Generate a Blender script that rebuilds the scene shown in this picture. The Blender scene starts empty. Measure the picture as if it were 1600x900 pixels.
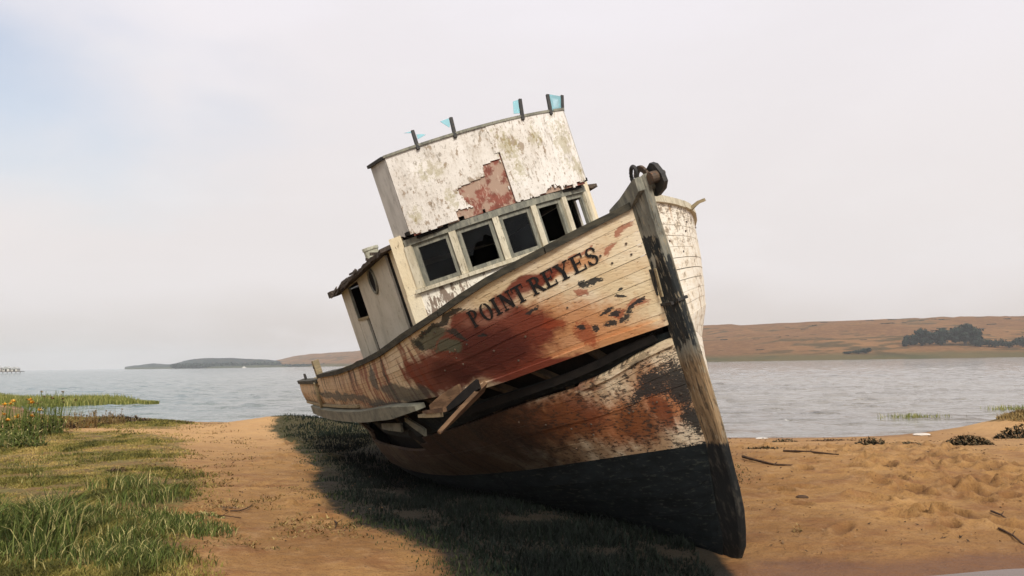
import bpy, bmesh, math, random
import numpy as np
from mathutils import Vector, Matrix
R = math.radians
random.seed(7); rng = np.random.default_rng(11)
SC = bpy.context.scene
COL = SC.collection

# ---------------------------------------------------------------- camera
F_PX, CAM_H = 1400.0, 1.8
pitch = math.atan((566 - 450) / F_PX); roll = R(0.93)
fw = np.array([0, math.cos(pitch), math.sin(pitch)]); rt = np.array([1., 0, 0]); up = np.cross(rt, fw)
RT = rt * math.cos(roll) - up * math.sin(roll); UP = up * math.cos(roll) + rt * math.sin(roll)
cd = bpy.data.cameras.new('camera'); cam = bpy.data.objects.new('camera', cd); COL.objects.link(cam)
cd.sensor_width = 36; cd.lens = 36 * F_PX / 1600; cd.clip_start = 0.1; cd.clip_end = 12000
cam.matrix_world = Matrix(((RT[0], UP[0], -fw[0], 0), (RT[1], UP[1], -fw[1], 0), (RT[2], UP[2], -fw[2], CAM_H), (0, 0, 0, 1)))
SC.camera = cam

def at(px, py, dist):          # the world point seen at a photo position, at a given distance along y
    d = fw + RT * (px - 800) / F_PX - UP * (py - 450) / F_PX
    return np.array([0, 0, CAM_H]) + d * dist / d[1]

# ---------------------------------------------------------------- colour + node helpers
def lin(c):
    c = [v / 255 for v in c]
    return tuple(v / 12.92 if v <= .04045 else ((v + .055) / 1.055) ** 2.4 for v in c) + (1.,)

class NT:
    def __init__(s, mat):
        s.t = mat.node_tree; s.n = s.t.nodes; s.l = s.t.links
    def new(s, typ, **kw):
        n = s.n.new(typ)
        for k, v in kw.items(): setattr(n, k, v)
        return n
    def put(s, sock, v):
        if hasattr(v, 'is_output') or isinstance(v, bpy.types.NodeSocket): s.l.new(v, sock)
        else: sock.default_value = v
    def m(s, op, a, b=0., c=None, clamp=False):
        n = s.new('ShaderNodeMath', operation=op); n.use_clamp = clamp
        s.put(n.inputs[0], a); s.put(n.inputs[1], b)
        if c is not None: s.put(n.inputs[2], c)
        return n.outputs[0]
    def vm(s, op, a, b=(0, 0, 0)):
        n = s.new('ShaderNodeVectorMath', operation=op); s.put(n.inputs[0], a); s.put(n.inputs[1], b)
        return n.outputs['Value'] if op in ('LENGTH', 'DOT_PRODUCT', 'DISTANCE') else n.outputs[0]
    def mix(s, f, a, b, blend='MIX'):
        n = s.new('ShaderNodeMix', data_type='RGBA', blend_type=blend)
        s.put(n.inputs[0], f); s.put(n.inputs[6], a); s.put(n.inputs[7], b); return n.outputs[2]
    def noise(s, v, scale=5., det=4., rough=.55, dist=0.):
        n = s.new('ShaderNodeTexNoise'); s.put(n.inputs['Vector'], v)
        n.inputs['Scale'].default_value = scale; n.inputs['Detail'].default_value = det
        n.inputs['Roughness'].default_value = rough; n.inputs['Distortion'].default_value = dist
        return n.outputs['Fac']
    def ss(s, v, lo, hi):
        n = s.new('ShaderNodeMapRange', interpolation_type='SMOOTHSTEP'); s.put(n.inputs[0], v)
        n.inputs[1].default_value = lo; n.inputs[2].default_value = hi; return n.outputs[0]
    def obj(s): return s.new('ShaderNodeTexCoord').outputs['Object']
    def sep(s, v):
        n = s.new('ShaderNodeSeparateXYZ'); s.put(n.inputs[0], v); return n.outputs
    def comb(s, x=0., y=0., z=0.):
        n = s.new('ShaderNodeCombineXYZ'); s.put(n.inputs[0], x); s.put(n.inputs[1], y); s.put(n.inputs[2], z); return n.outputs[0]
    def scale(s, v, k): return s.vm('MULTIPLY', v, k)
    def ell(s, v, items):      # union of ellipses (cx, cz, rx, rz[, angle]) on a flat (x, z, 0) vector: 1 in the middle, 0 on the rim
        out = None
        for it in items:
            cx, cz, rx, rz = it[:4]; a = it[4] if len(it) > 4 else 0
            mp = s.new('ShaderNodeMapping', vector_type='TEXTURE'); s.put(mp.inputs[0], v)
            mp.inputs[1].default_value = (cx, cz, 0); mp.inputs[2].default_value = (0, 0, R(a)); mp.inputs[3].default_value = (rx, rz, 1)
            f = s.m('SUBTRACT', 1., s.vm('LENGTH', mp.outputs[0]))
            out = f if out is None else s.m('MAXIMUM', out, f)
        return out
    def bump(s, h, strength=.3, dist=.01, normal=None):
        n = s.new('ShaderNodeBump'); n.inputs['Strength'].default_value = strength; n.inputs['Distance'].default_value = dist
        s.put(n.inputs['Height'], h)
        if normal is not None: s.put(n.inputs['Normal'], normal)
        return n.outputs[0]

def material(name):
    m = bpy.data.materials.new(name); m.use_nodes = True; nt = NT(m)
    b = nt.n['Principled BSDF']; b.inputs['Roughness'].default_value = .8
    b.inputs['Specular IOR Level'].default_value = .25
    return m, nt, b

# ---------------------------------------------------------------- light: fog-veiled sun from behind the camera's right, pale overcast sky
SUN_EL, SUN_AZ = R(36), R(168)           # azimuth measured clockwise from +Y
sd = Vector((math.sin(SUN_AZ) * math.cos(SUN_EL), math.cos(SUN_AZ) * math.cos(SUN_EL), math.sin(SUN_EL)))
SUN_STR, SUN_ANGLE, EXPO = 3.2, 11, 0.0
sl = bpy.data.lights.new('sun', 'SUN'); so = bpy.data.objects.new('sun', sl); COL.objects.link(so)
sl.energy = SUN_STR; sl.angle = R(SUN_ANGLE); sl.color = (1, .94, .86); so.rotation_euler = sd.to_track_quat('Z', 'Y').to_euler()
W = bpy.data.worlds.new('World'); SC.world = W; W.use_nodes = True
wt = NT(W); wt.n.clear()
sky = wt.new('ShaderNodeTexSky', sky_type='NISHITA'); sky.sun_disc = False
sky.sun_elevation = SUN_EL; sky.sun_rotation = SUN_AZ; sky.air_density = 1.2; sky.dust_density = 2
bg1 = wt.new('ShaderNodeBackground'); wt.l.new(sky.outputs[0], bg1.inputs[0]); bg1.inputs[1].default_value = .15
gen = wt.new('ShaderNodeTexCoord').outputs['Generated']
dx, dy, dz = wt.sep(gen)
big = wt.noise(wt.scale(gen, (1, 1, 2.6)), 2.2, 4, .5, .3)
fine = wt.noise(wt.scale(gen, (1, 1, 3.5)), 7., 4, .55, .4)
el = wt.m('ADD', dz, wt.m('MULTIPLY', wt.m('SUBTRACT', big, .5), .16))
cloud = wt.mix(wt.ss(el, -.01, .10), lin((212, 203, 196)), lin((238, 232, 231)))
cloud = wt.mix(wt.ss(el, .12, .45), cloud, lin((245, 241, 247)))
cloud = wt.mix(wt.m('MULTIPLY', wt.ss(big, .42, .62), .30), cloud, lin((230, 224, 223)))
cloud = wt.mix(wt.m('MULTIPLY', wt.ss(fine, .5, .75), .22), cloud, lin((245, 242, 243)))
bg2 = wt.new('ShaderNodeBackground'); wt.l.new(cloud, bg2.inputs[0]); bg2.inputs[1].default_value = 1.
hole = wt.vm('DISTANCE', wt.scale(gen, (1, 1, 2.0)), (-.52, .78, .56))
hole = wt.m('ADD', wt.m('SUBTRACT', .24, hole), wt.m('MULTIPLY', wt.m('SUBTRACT', big, .5), .5))
mixw = wt.new('ShaderNodeMixShader'); wt.put(mixw.inputs[0], wt.m('MULTIPLY', wt.ss(hole, -.10, .26), .72))
wt.l.new(bg2.outputs[0], mixw.inputs[1]); wt.l.new(bg1.outputs[0], mixw.inputs[2])
wo = wt.new('ShaderNodeOutputWorld'); wt.l.new(mixw.outputs[0], wo.inputs[0])
SC.view_settings.view_transform = 'Standard'; SC.view_settings.look = 'None'
SC.view_settings.exposure = EXPO; SC.view_settings.gamma = 1; SC.view_settings.use_curve_mapping = False
SC.cycles.volume_bounces = 1; SC.cycles.max_bounces = 6; SC.cycles.diffuse_bounces = 3; SC.cycles.caustics_reflective = False

# ---------------------------------------------------------------- mesh helpers
def link(o, parent=None, label=None, cat=None, group=None, kind=None):
    COL.objects.link(o)
    if parent: o.parent = parent
    if label: o['label'] = label
    if cat: o['category'] = cat
    if group: o['group'] = group
    if kind: o['kind'] = kind
    return o
def mesh(name, V, Fc, mat, parent=None, smooth=False, **kw):
    me = bpy.data.meshes.new(name)
    me.from_pydata([tuple(map(float, v)) for v in V], [], [tuple(f) for f in Fc])
    if mat: me.materials.append(mat)
    if smooth: me.polygons.foreach_set('use_smooth', [True] * len(me.polygons))
    me.update()
    return link(bpy.data.objects.new(name, me), parent, **kw)
def fast_mesh(name, V, Q, mat, n=4, smooth=False, parent=None, attrs=None, **kw):
    V = np.asarray(V, np.float32); Q = np.asarray(Q, np.int32).reshape(-1, n)
    me = bpy.data.meshes.new(name); me.vertices.add(len(V)); me.vertices.foreach_set('co', V.ravel())
    me.loops.add(Q.size); me.loops.foreach_set('vertex_index', Q.ravel())
    me.polygons.add(len(Q)); me.polygons.foreach_set('loop_start', np.arange(0, Q.size, n, dtype=np.int32))
    if smooth: me.polygons.foreach_set('use_smooth', np.ones(len(Q), bool))
    for k, a in (attrs or {}).items():
        at_ = me.attributes.new(k, 'FLOAT', 'POINT'); at_.data.foreach_set('value', np.asarray(a, np.float32))
    me.update(calc_edges=True); me.validate()
    if mat: me.materials.append(mat)
    return link(bpy.data.objects.new(name, me), parent, **kw)
def empty(name, loc=(0, 0, 0), **kw):
    o = bpy.data.objects.new(name, None); o.location = loc; o.empty_display_size = .2
    return link(o, **kw)
class MB:
    def __init__(s): s.V = []; s.F = []
    def add(s, V, Fc):
        k = len(s.V); s.V += [tuple(v) for v in V]; s.F += [tuple(i + k for i in f) for f in Fc]
    def box(s, a, b):
        (x0, y0, z0), (x1, y1, z1) = a, b
        s.add([(x0, y0, z0), (x1, y0, z0), (x1, y1, z0), (x0, y1, z0), (x0, y0, z1), (x1, y0, z1), (x1, y1, z1), (x0, y1, z1)],
              [(0, 3, 2, 1), (4, 5, 6, 7), (0, 1, 5, 4), (1, 2, 6, 5), (2, 3, 7, 6), (3, 0, 4, 7)])
    def bar(s, p, q, w, h, upv=(0, 0, 1), w2=None, h2=None):      # a squared bar from p to q
        p, q, u = map(lambda v: np.array(v, float), (p, q, upv)); d = q - p; d /= np.linalg.norm(d)
        sd_ = np.cross(d, u); sd_ /= np.linalg.norm(sd_); u = np.cross(sd_, d); w2 = w2 or w; h2 = h2 or h
        c = lambda o, w, h: [o + sd_ * a * w / 2 + u * b * h / 2 for a, b in ((-1, -1), (1, -1), (1, 1), (-1, 1))]
        s.add(c(p, w, h) + c(q, w2, h2), [(3, 2, 1, 0), (4, 5, 6, 7), (0, 1, 5, 4), (1, 2, 6, 5), (2, 3, 7, 6), (3, 0, 4, 7)])
    def tube(s, pts, rad, n=8, cap=True):
        pts = [np.array(p, float) for p in pts]; rad = rad if hasattr(rad, '__len__') else [rad] * len(pts)
        rings = []; ref = np.array([.31, .17, .93])
        for i, p in enumerate(pts):
            d = pts[min(i + 1, len(pts) - 1)] - pts[max(i - 1, 0)]; d /= np.linalg.norm(d) + 1e-9
            a = np.cross(d, ref); a /= np.linalg.norm(a); b = np.cross(d, a)
            rings.append([p + rad[i] * (a * math.cos(t) + b * math.sin(t)) for t in np.linspace(0, 2 * math.pi, n, endpoint=False)])
        V = [v for r in rings for v in r]; Fc = []
        for i in range(len(pts) - 1):
            for j in range(n): Fc.append((i * n + j, i * n + (j + 1) % n, (i + 1) * n + (j + 1) % n, (i + 1) * n + j))
        if cap: Fc += [tuple(range(n))[::-1], tuple((len(pts) - 1) * n + j for j in range(n))]
        s.add(V, Fc)
    def prism(s, poly, axis, a, b):     # a 2D outline pushed along an axis from a to b
        n = len(poly)
        mk = {'x': lambda p, t: (t, p[0], p[1]), 'y': lambda p, t: (p[0], t, p[1]), 'z': lambda p, t: (p[0], p[1], t)}[axis]
        s.add([mk(p, a) for p in poly] + [mk(p, b) for p in poly], [tuple(range(n)), tuple(range(n, 2 * n))[::-1]] + [(i, (i + 1) % n, n + (i + 1) % n, n + i)[::-1] for i in range(n)])
    def build(s, name, mat, parent=None, smooth=False, **kw):
        o = mesh(name, s.V, s.F, mat, parent, smooth, **kw)
        bm = bmesh.new(); bm.from_mesh(o.data); bmesh.ops.recalc_face_normals(bm, faces=bm.faces); bm.to_mesh(o.data); bm.free(); return o

def hash2(i, j, seed):
    h = (i.astype(np.int64) * 374761393 + j.astype(np.int64) * 668265263 + seed * 1442695041) & 0x7fffffff
    h = ((h ^ (h >> 13)) * 1274126177) & 0x7fffffff
    return ((h ^ (h >> 16)) & 0xffff) / 65535.
def vnoise(x, y, seed=0):
    x = np.asarray(x, float); y = np.asarray(y, float)
    i, j = np.floor(x), np.floor(y); u, v = x - i, y - j; i = i.astype(np.int64); j = j.astype(np.int64)
    u = u * u * (3 - 2 * u); v = v * v * (3 - 2 * v)
    return (hash2(i, j, seed) * (1 - u) + hash2(i + 1, j, seed) * u) * (1 - v) + (hash2(i, j + 1, seed) * (1 - u) + hash2(i + 1, j + 1, seed) * u) * v
def fbm(x, y, o=4, seed=0):
    s_, a = 0., .5
    for k in range(o): s_ = s_ + a * (vnoise(x * 2 ** k + 17.3 * k, y * 2 ** k - 9.1 * k, seed + k) - .5); a *= .5
    return s_
def herm(xs, ys):              # smooth curve through points
    xs = np.array(xs, float); ys = np.array(ys, float); o = np.argsort(xs); xs, ys = xs[o], ys[o]
    d = np.diff(ys) / np.diff(xs); mm = np.concatenate([[d[0]], np.where(d[1:] * d[:-1] > 0, 2 * d[1:] * d[:-1] / (d[1:] + d[:-1] + 1e-12), 0), [d[-1]]])
    def f(x):
        x = np.clip(np.asarray(x, float), xs[0], xs[-1]); k = np.clip(np.searchsorted(xs, x) - 1, 0, len(xs) - 2)
        h = xs[k + 1] - xs[k]; t = (x - xs[k]) / h
        return ys[k] * (1 + 2 * t) * (1 - t) ** 2 + mm[k] * h * t * (1 - t) ** 2 + ys[k + 1] * t * t * (3 - 2 * t) + mm[k + 1] * h * t * t * (t - 1)
    return f
def sst(x, a, b):
    t = np.clip((x - a) / (b - a), 0, 1); return t * t * (3 - 2 * t)
def inpoly(x, y, P):
    r = np.zeros(np.shape(x), bool); n = len(P)
    for i in range(n):
        (x0, y0), (x1, y1) = P[i], P[(i + 1) % n]
        if y0 == y1: continue
        c = ((y0 > y) != (y1 > y)) & (x < (x1 - x0) * (y - y0) / (y1 - y0) + x0); r ^= c
    return r
def polydist(x, y, P):         # signed distance, positive inside
    x, y = np.broadcast_arrays(np.asarray(x, float), np.asarray(y, float))
    d = np.full(np.shape(x), 1e9); n = len(P)
    for i in range(n):
        (x0, y0), (x1, y1) = P[i], P[(i + 1) % n]; ex, ey = x1 - x0, y1 - y0
        t = np.clip(((x - x0) * ex + (y - y0) * ey) / (ex * ex + ey * ey + 1e-9), 0, 1)
        d = np.minimum(d, np.hypot(x - x0 - t * ex, y - y0 - t * ey))
    return np.where(inpoly(x, y, P), d, -d)

# ---------------------------------------------------------------- the lie of the land
shore = herm([-200, -80, -31.5, -17.5, -12, -7.5, -3, 0, 5.1, 7.2, 9.5, 12.2, 14.1, 20, 60, 200], [200, 100, 55, 35, 30.7, 28.4, 25.5, 23.5, 20.7, 20.4, 20.9, 23.5, 25, 30, 60, 200])
pud = herm([-60, -3, -1.9, -1.0, 0, 1.9, 3.3, 4.3, 6, 9, 60], [2, 4.0, 4.8, 5.4, 6.2, 7.35, 7.5, 7.72, 7.72, 7, 3])
GRASS_L = [(-2.2, 5.5), (-2.45, 7.2), (-2.7, 8.3), (-3.1, 8.9), (-3.5, 9.5), (-3.6, 10.8), (-4.3, 12.4), (-5.4, 15.0), (-6.6, 18.5), (-8.4, 23), (-9.6, 27), (-12.4, 30.2), (-16, 33), (-22, 40), (-40, 62), (-60, 50), (-40, 5)]
GRASS_B = [(-7.4, 27), (-6.7, 25.8), (-5.2, 20.5), (-4.0, 17.6), (-2.9, 14.2), (-2.2, 11.2), (-1.6, 9.6), (-1.0, 8.7), (-.55, 8.0), (-.2, 7.2), (.2, 6.3), (.5, 5.0), (1.9, 5.0), (1.95, 7.6), (1.95, 8.3), (2.7, 12), (.5, 24), (-3, 26.5)]
def height(x, y):
    d = shore(x) - y; e = y - pud(x)
    hs = np.where(d > 0, .27 * (1 - np.exp(-np.maximum(d, 0) / 3.5)), np.maximum(d * .07, -2.5))
    he = np.where(e > 0, .30 * (1 - np.exp(-np.maximum(e, 0) / 2.0)), np.maximum(e * .10, -.5))
    h = np.minimum(hs, he)
    h = h + .14 * np.exp(-((y - 13.2) / 2.6) ** 2) * sst(x, 1.5, 4) + .10 * sst(polydist(x, y, GRASS_L), -.8, 1.2) * sst(d, 0, 3)
    h = h + .30 * np.exp(-(((x + 6.0) / 1.7) ** 2 + ((y - 23.8) / 2.0) ** 2)) + .42 * np.exp(-(((x - 12.4) / 1.9) ** 2 + ((y - 20.2) / 1.3) ** 2))
    return h + .05 * fbm(x / 1.7, y / 1.7, 3, 5) * sst(h, -.02, .1)
def ground_detail(x, y):
    return .045 * fbm(x / .5, y / .35, 4, 21) + .022 * fbm(x / .10, y / .09, 3, 31)

def polar(r0, r1, nr, a0, a1, na, pw=1.):
    r = r0 * (r1 / r0) ** (np.linspace(0, 1, nr) ** pw); a = np.linspace(R(a0), R(a1), na)
    rr, aa = np.meshgrid(r, a, indexing='ij'); i = np.arange(nr - 1)[:, None] * na + np.arange(na - 1)[None]
    Q = np.stack([i, i + na, i + na + 1, i + 1], -1).reshape(-1, 4)
    return rr * np.sin(aa), rr * np.cos(aa), Q[:, ::-1]

# sand material
gm, n, b = material('beach_sand')
P = n.new('ShaderNodeNewGeometry').outputs['Position']; px_, py_, pz_ = n.sep(P)
n1 = n.noise(P, .55, 5, .6); n2 = n.noise(P, 5., 5, .65); n3 = n.noise(P, 45., 4, .75); n4 = n.noise(n.scale(P, (1, 1.8, 1)), 1.6, 6, .62)
c = n.mix(n.ss(n1, .3, .7), lin((142, 104, 60)), lin((174, 134, 82)))
c = n.mix(n.m('MULTIPLY', n.ss(n4, .46, .68), .68), c, lin((126, 84, 52)))
c = n.mix(n.m('MULTIPLY', n.ss(n2, .45, .8), .5), c, lin((196, 158, 112)))
c = n.mix(n.m('MULTIPLY', n.ss(n3, .48, .7), .6), c, lin((98, 66, 42)))
dist = n.vm('LENGTH', P)
c = n.mix(n.m('MULTIPLY', n.ss(dist, 11, 24), .6), c, lin((204, 164, 114)))          # the dry upper beach is paler
ga = n.new('ShaderNodeAttribute', attribute_name='soil').outputs['Fac']
spk = n.ss(n.noise(P, 17., 3, .6), .66, .72); c = n.mix(n.m('MULTIPLY', spk, .75), c, lin((84, 60, 40)))
gn = n.m('ADD', ga, n.m('MULTIPLY', n.m('SUBTRACT', n.noise(P, 3.2, 6, .7), .5), 1.1))
soil = n.mix(n.ss(n.noise(P, 2.2, 5, .7), .35, .65), lin((118, 92, 54)), lin((108, 104, 58)))
soil = n.mix(n.ss(n.noise(P, 11, 4, .7), .5, .72), soil, lin((146, 116, 70)))
soil = n.mix(n.m('MULTIPLY', n.ss(n.noise(n.scale(P, (1, .7, 1)), 4.5, 6, .75), .5, .62), .75), soil, lin((66, 56, 36)))
c = n.mix(n.m('MULTIPLY', n.ss(gn, .35, .65), .9), c, soil)
wet = n.ss(n.m('ADD', pz_, n.m('MULTIPLY', n.m('SUBTRACT', n2, .5), .02)), .085, .035)
c = n.mix(n.m('MULTIPLY', wet, .75), c, lin((104, 68, 44)))
c = n.mix(n.m('MULTIPLY', n.new('ShaderNodeAttribute', attribute_name='dent_shade').outputs['Fac'], .72), c, lin((88, 58, 36)))  # shade of the dents and hollows mixed into the sand colour
c = n.mix(n.m('MULTIPLY', n.ss(n.m('ADD', pz_, n.m('MULTIPLY', n.m('SUBTRACT', n1, .5), .25)), .26, .08), .35), c, lin((112, 74, 44)))
c = n.mix(n.m('MULTIPLY', n.ss(n.m('ADD', n.new('ShaderNodeAttribute', attribute_name='mud_shade').outputs['Fac'], n.m('MULTIPLY', n.m('SUBTRACT', n2, .5), .7)), 0.06, .5), .96), c, n.mix(n.ss(n.m('ADD', py_, n.m('MULTIPLY', n.m('SUBTRACT', n4, .5), 8.)), 12., 19.), lin((24, 26, 22)), lin((62, 60, 34))))  # dark mud, with the hull's shadow put into its colour
n.put(b.inputs['Base Color'], c); n.put(b.inputs['Roughness'], n.m('SUBTRACT', .95, n.m('MULTIPLY', wet, .38)))
n.put(b.inputs['Normal'], n.bump(n.m('ADD', n.m('ADD', n.m('MULTIPLY', n3, .35), n2), n.m('MULTIPLY', n4, 1.3)), 1., .045))

X, Y, Q = polar(2.5, 62, 780, -58, 58, 760, .95)
Z = height(X, Y) + ground_detail(X, Y) * sst(height(X, Y), .0, .06)
# footprints and scuffs; the shade in their hollows is put into the sand colour
DENT_SH = np.zeros_like(X)
for k in range(230):
    if k < 170: fx, fy = rng.normal(5.6, 1.0), rng.uniform(8.6, 15.5)
    elif k < 200: fx, fy = rng.uniform(2.6, 8), rng.uniform(9, 17)
    else: fx, fy = rng.uniform(-3.2, -1.6), rng.uniform(8.5, 20); fx -= (fy - 9) * .22
    a = rng.uniform(0, 3.14); sx, sy = rng.uniform(.07, .13), rng.uniform(.13, .22); dpt = rng.uniform(.035, .095)
    msk = (abs(X - fx) < .7) & (abs(Y - fy) < .7)
    if not msk.any(): continue
    u = (X[msk] - fx) * math.cos(a) + (Y[msk] - fy) * math.sin(a); v = -(X[msk] - fx) * math.sin(a) + (Y[msk] - fy) * math.cos(a)
    q = np.hypot(u / sx, v / sy); DENT_SH[msk] = np.maximum(DENT_SH[msk], np.exp(-(q ** 3)) * rng.uniform(.3, 1.)); Z[msk] += dpt * (-np.exp(-(q ** 3)) + .5 * np.exp(-((q - 1.35) / .35) ** 2))
pdl = polydist(X, Y, GRASS_L) + .8 * fbm(X / 1.1, Y / 1.1, 4, 40); pdb = polydist(X, Y, GRASS_B) + .5 * fbm(X / .8, Y / .8, 4, 44)
bare = np.exp(-((Y - 21.5 - (X + 9.5) * -.55) / 1.0) ** 2) * sst(X, -15, -12.5) * sst(-X, 6.5, 8.5)      # a bare sandy streak through the turf
soil_a = np.clip(sst(pdl, -.5, .7) - .95 * bare, 0, 1)
mound_r = np.exp(-(((X - 12.6) / 2.0) ** 2 + ((Y - 20.4) / 1.5) ** 2))
soil_a = np.maximum(soil_a, sst(mound_r, .25, .6))
fast_mesh('ground', np.stack([X, Y, Z], -1).reshape(-1, 3), Q, gm, smooth=True, attrs={'dent_shade': np.clip(DENT_SH + 2.2 * np.clip(-ground_detail(X, Y) * 14 - .12, 0, .4) * sst(X, 1.5, 4), 0, 1).ravel(), 'soil': soil_a.ravel(), 'mud_shade': (sst(pdb, -.5, .2) * (1 - sst(X, 1.55, 1.9) * (Y < 13))).ravel()}, kind='structure', label='orange brown sand beach with footprints')
# the sea bed and the plain beyond, out to the horizon
X, Y, Q = polar(60, 5200, 60, -179.9, 179.9, 180)
fast_mesh('sea_bed', np.stack([X, Y, np.full_like(X, -3.)], -1).reshape(-1, 3), Q, gm, smooth=True, kind='structure')

# ---------------------------------------------------------------- water
def water_mat(name, col, deep, wave):
    m, n, b = material(name)
    P = n.new('ShaderNodeNewGeometry').outputs['Position']; x, y, z = n.sep(P)
    b.inputs['IOR'].default_value = 1.33; b.inputs['Specular IOR Level'].default_value = .5
    big = n.noise(n.scale(P, (.6, 1, 1)), .05, 4, .6)
    cc = n.mix(n.ss(big, .35, .65), lin(col), lin(deep))
    if wave: cc = n.mix(n.m('MULTIPLY', n.ss(n.m('DIVIDE', x, n.m('ADD', y, 5.)), .05, -.5), .75), cc, lin((84, 116, 118)))     # teal towards the left: the bluer sky reflection put into the water colour
    n.put(b.inputs['Base Color'], cc)
    b.inputs['Roughness'].default_value = .08 if wave else .03
    if wave:
        d = n.vm('LENGTH', P)
        w1 = n.noise(n.scale(P, (.55, 1.5, 1)), 1.5, 5, .62, .4); w2 = n.noise(n.scale(P, (.3, 1.1, 1)), .35, 4, .6)
        w3 = n.m('MULTIPLY', n.m('MAXIMUM', n.m('SUBTRACT', n.noise(n.scale(P, (.45, 1.3, 1)), .8, 4, .6), .56), 0.), 2.2)
        b1 = n.bump(n.m('ADD', n.m('ADD', n.m('MULTIPLY', w1, .10), n.m('MULTIPLY', w2, .3)), w3), 1., wave)
        n.put(b.inputs['Normal'], b1)
    else:
        n.put(b.inputs['Normal'], n.bump(n.noise(n.scale(P, (.8, 1.6, 1)), 5, 3, .5), .15, .01))
    return m
WM = water_mat('bay_water', (138, 133, 123), (116, 112, 104), .8)
X, Y, Q = polar(14, 420, 620, -56, 56, 420)
fade = 1 / (1 + (np.hypot(X, Y) / 130) ** 2)
dep = sst(-height(X, Y), .0, .6)
Zw = fade * (.22 * fbm(X / 2.4, Y / 1.0, 4, 60) + .10 * fbm(X / .75 + Y * .08, Y / .36, 3, 63) + .55 * np.maximum(fbm(X / 1.5 + Y * .05, Y / .55, 3, 66) - .13, 0)) * (.25 + .75 * dep)
fast_mesh('water', np.stack([X, Y, Zw], -1).reshape(-1, 3), Q, WM, smooth=True, kind='structure', label='grey choppy bay water')
X, Y, Q = polar(419, 5100, 50, -80, 80, 120)
fast_mesh('open_water', np.stack([X, Y, np.full_like(X, -.003)], -1).reshape(-1, 3), Q, WM, smooth=True, kind='structure')
PM = water_mat('puddle_water', (92, 62, 40), (80, 54, 36), 0)
X, Y = np.meshgrid(np.linspace(-4, 12, 60), np.linspace(1.2, 9.6, 40), indexing='ij'); i = np.arange(59)[:, None] * 40 + np.arange(39)[None]
fast_mesh('puddle', np.stack([X, Y, np.full_like(X, .002)], -1).reshape(-1, 3), np.stack([i, i + 40, i + 41, i + 1], -1).reshape(-1, 4), PM, smooth=True, kind='structure', label='shallow brown puddle on the wet sand')

# ---------------------------------------------------------------- hills across the bay
def hill_mat(name, grass, dry, bush, amount):
    m, n, b = material(name); P = n.new('ShaderNodeNewGeometry').outputs['Position']; x, y, z = n.sep(P)
    a = n.noise(n.scale(P, (1, 1, 2)), .012, 5, .6); f = n.noise(n.scale(P, (.6, 1, 2)), .06, 6, .68)
    c = n.mix(n.ss(a, .35, .65), lin(grass), lin(dry))
    c = n.mix(n.m('MULTIPLY', n.ss(n.noise(P, .2, 4, .7), .4, .7), .35), c, lin((160, 124, 84)))
    c = n.mix(n.m('MULTIPLY', n.ss(n.m('ADD', f, n.m('MULTIPLY', n.m('SUBTRACT', a, .5), .7)), .6 - amount, .72 - amount), .75), c, lin(bush))
    low = n.ss(n.m('ADD', z, n.m('MULTIPLY', n.m('SUBTRACT', f, .5), 8)), 5.5, 2.)
    c = n.mix(n.m('MULTIPLY', low, .75), c, lin((78, 80, 54)))
    n.put(b.inputs['Base Color'], c); b.inputs['Roughness'].default_value = 1; b.inputs['Specular IOR Level'].default_value = 0
    return m
def horizon(px): return 566 - math.tan(roll) * (px - 800)
def make_hill(name, pxs, tops, rs, rr, mat, rough, label, seed):
    fx = np.linspace(pxs[0], pxs[-1], 300); top = herm(pxs, tops)(fx); r_s = herm(pxs, rs)(fx); r_r = herm(pxs, rr)(fx)
    t = np.concatenate([np.linspace(-.02, 1, 46), np.linspace(1.08, 2.6, 16)]); V = []
    dirx = (fx - 800) / F_PX
    hr = np.maximum((np.array([horizon(p) for p in fx]) - top) / F_PX * r_r + 1.8, .5)
    for q in t:
        r = r_s + (r_r - r_s) * q
        prof = max(q, 0) ** .8 if q <= 1 else 1 - .30 * (q - 1)
        hz = np.where(q < 0, -1.2, hr * prof + 1.0)
        x = dirx * r; y = r
        hz = hz + (rough * fbm(x / 70, y / 70, 5, seed) * min(1, max(q, 0) * 3 + .05) * (1 if q < .9 else .35))
        V.append(np.stack([x, y, hz], -1))
    V = np.array(V); nt_, na = V.shape[:2]; i = np.arange(nt_ - 1)[:, None] * na + np.arange(na - 1)[None]
    fast_mesh(name, V.reshape(-1, 3), np.stack([i, i + 1, i + na + 1, i + na], -1).reshape(-1, 4), mat, smooth=True, kind='structure', label=label)
    return lambda px, r: float(V[np.argmin(np.abs((herm(pxs, rs)(px) + (herm(pxs, rr)(px) - herm(pxs, rs)(px)) * t) - r)), np.argmin(np.abs(fx - px)), 2])
HM = hill_mat('dry_hill_grass', (108, 78, 52), (132, 98, 65), (50, 54, 38), .10)
HW = hill_mat('wooded_hill', (30, 54, 62), (42, 64, 66), (22, 40, 46), .14)  # blue of the far haze put into the woods' colour
hz1 = make_hill('hill', [395, 430, 460, 500, 560, 700, 900, 1100, 1200, 1300, 1400, 1500, 1600, 1800, 2100], [571, 564, 557, 553, 549, 538, 524, 513, 508, 503, 500, 498, 499, 496, 490],
                [1500, 1450, 1400, 1300, 1150, 900, 700, 575, 560, 550, 545, 540, 540, 540, 540], [2000, 1960, 1900, 1800, 1650, 1400, 1150, 950, 920, 900, 900, 900, 900, 900, 900], HM, 13, 'dry brown grassy hill across the bay with scattered scrub', 70)
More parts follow.
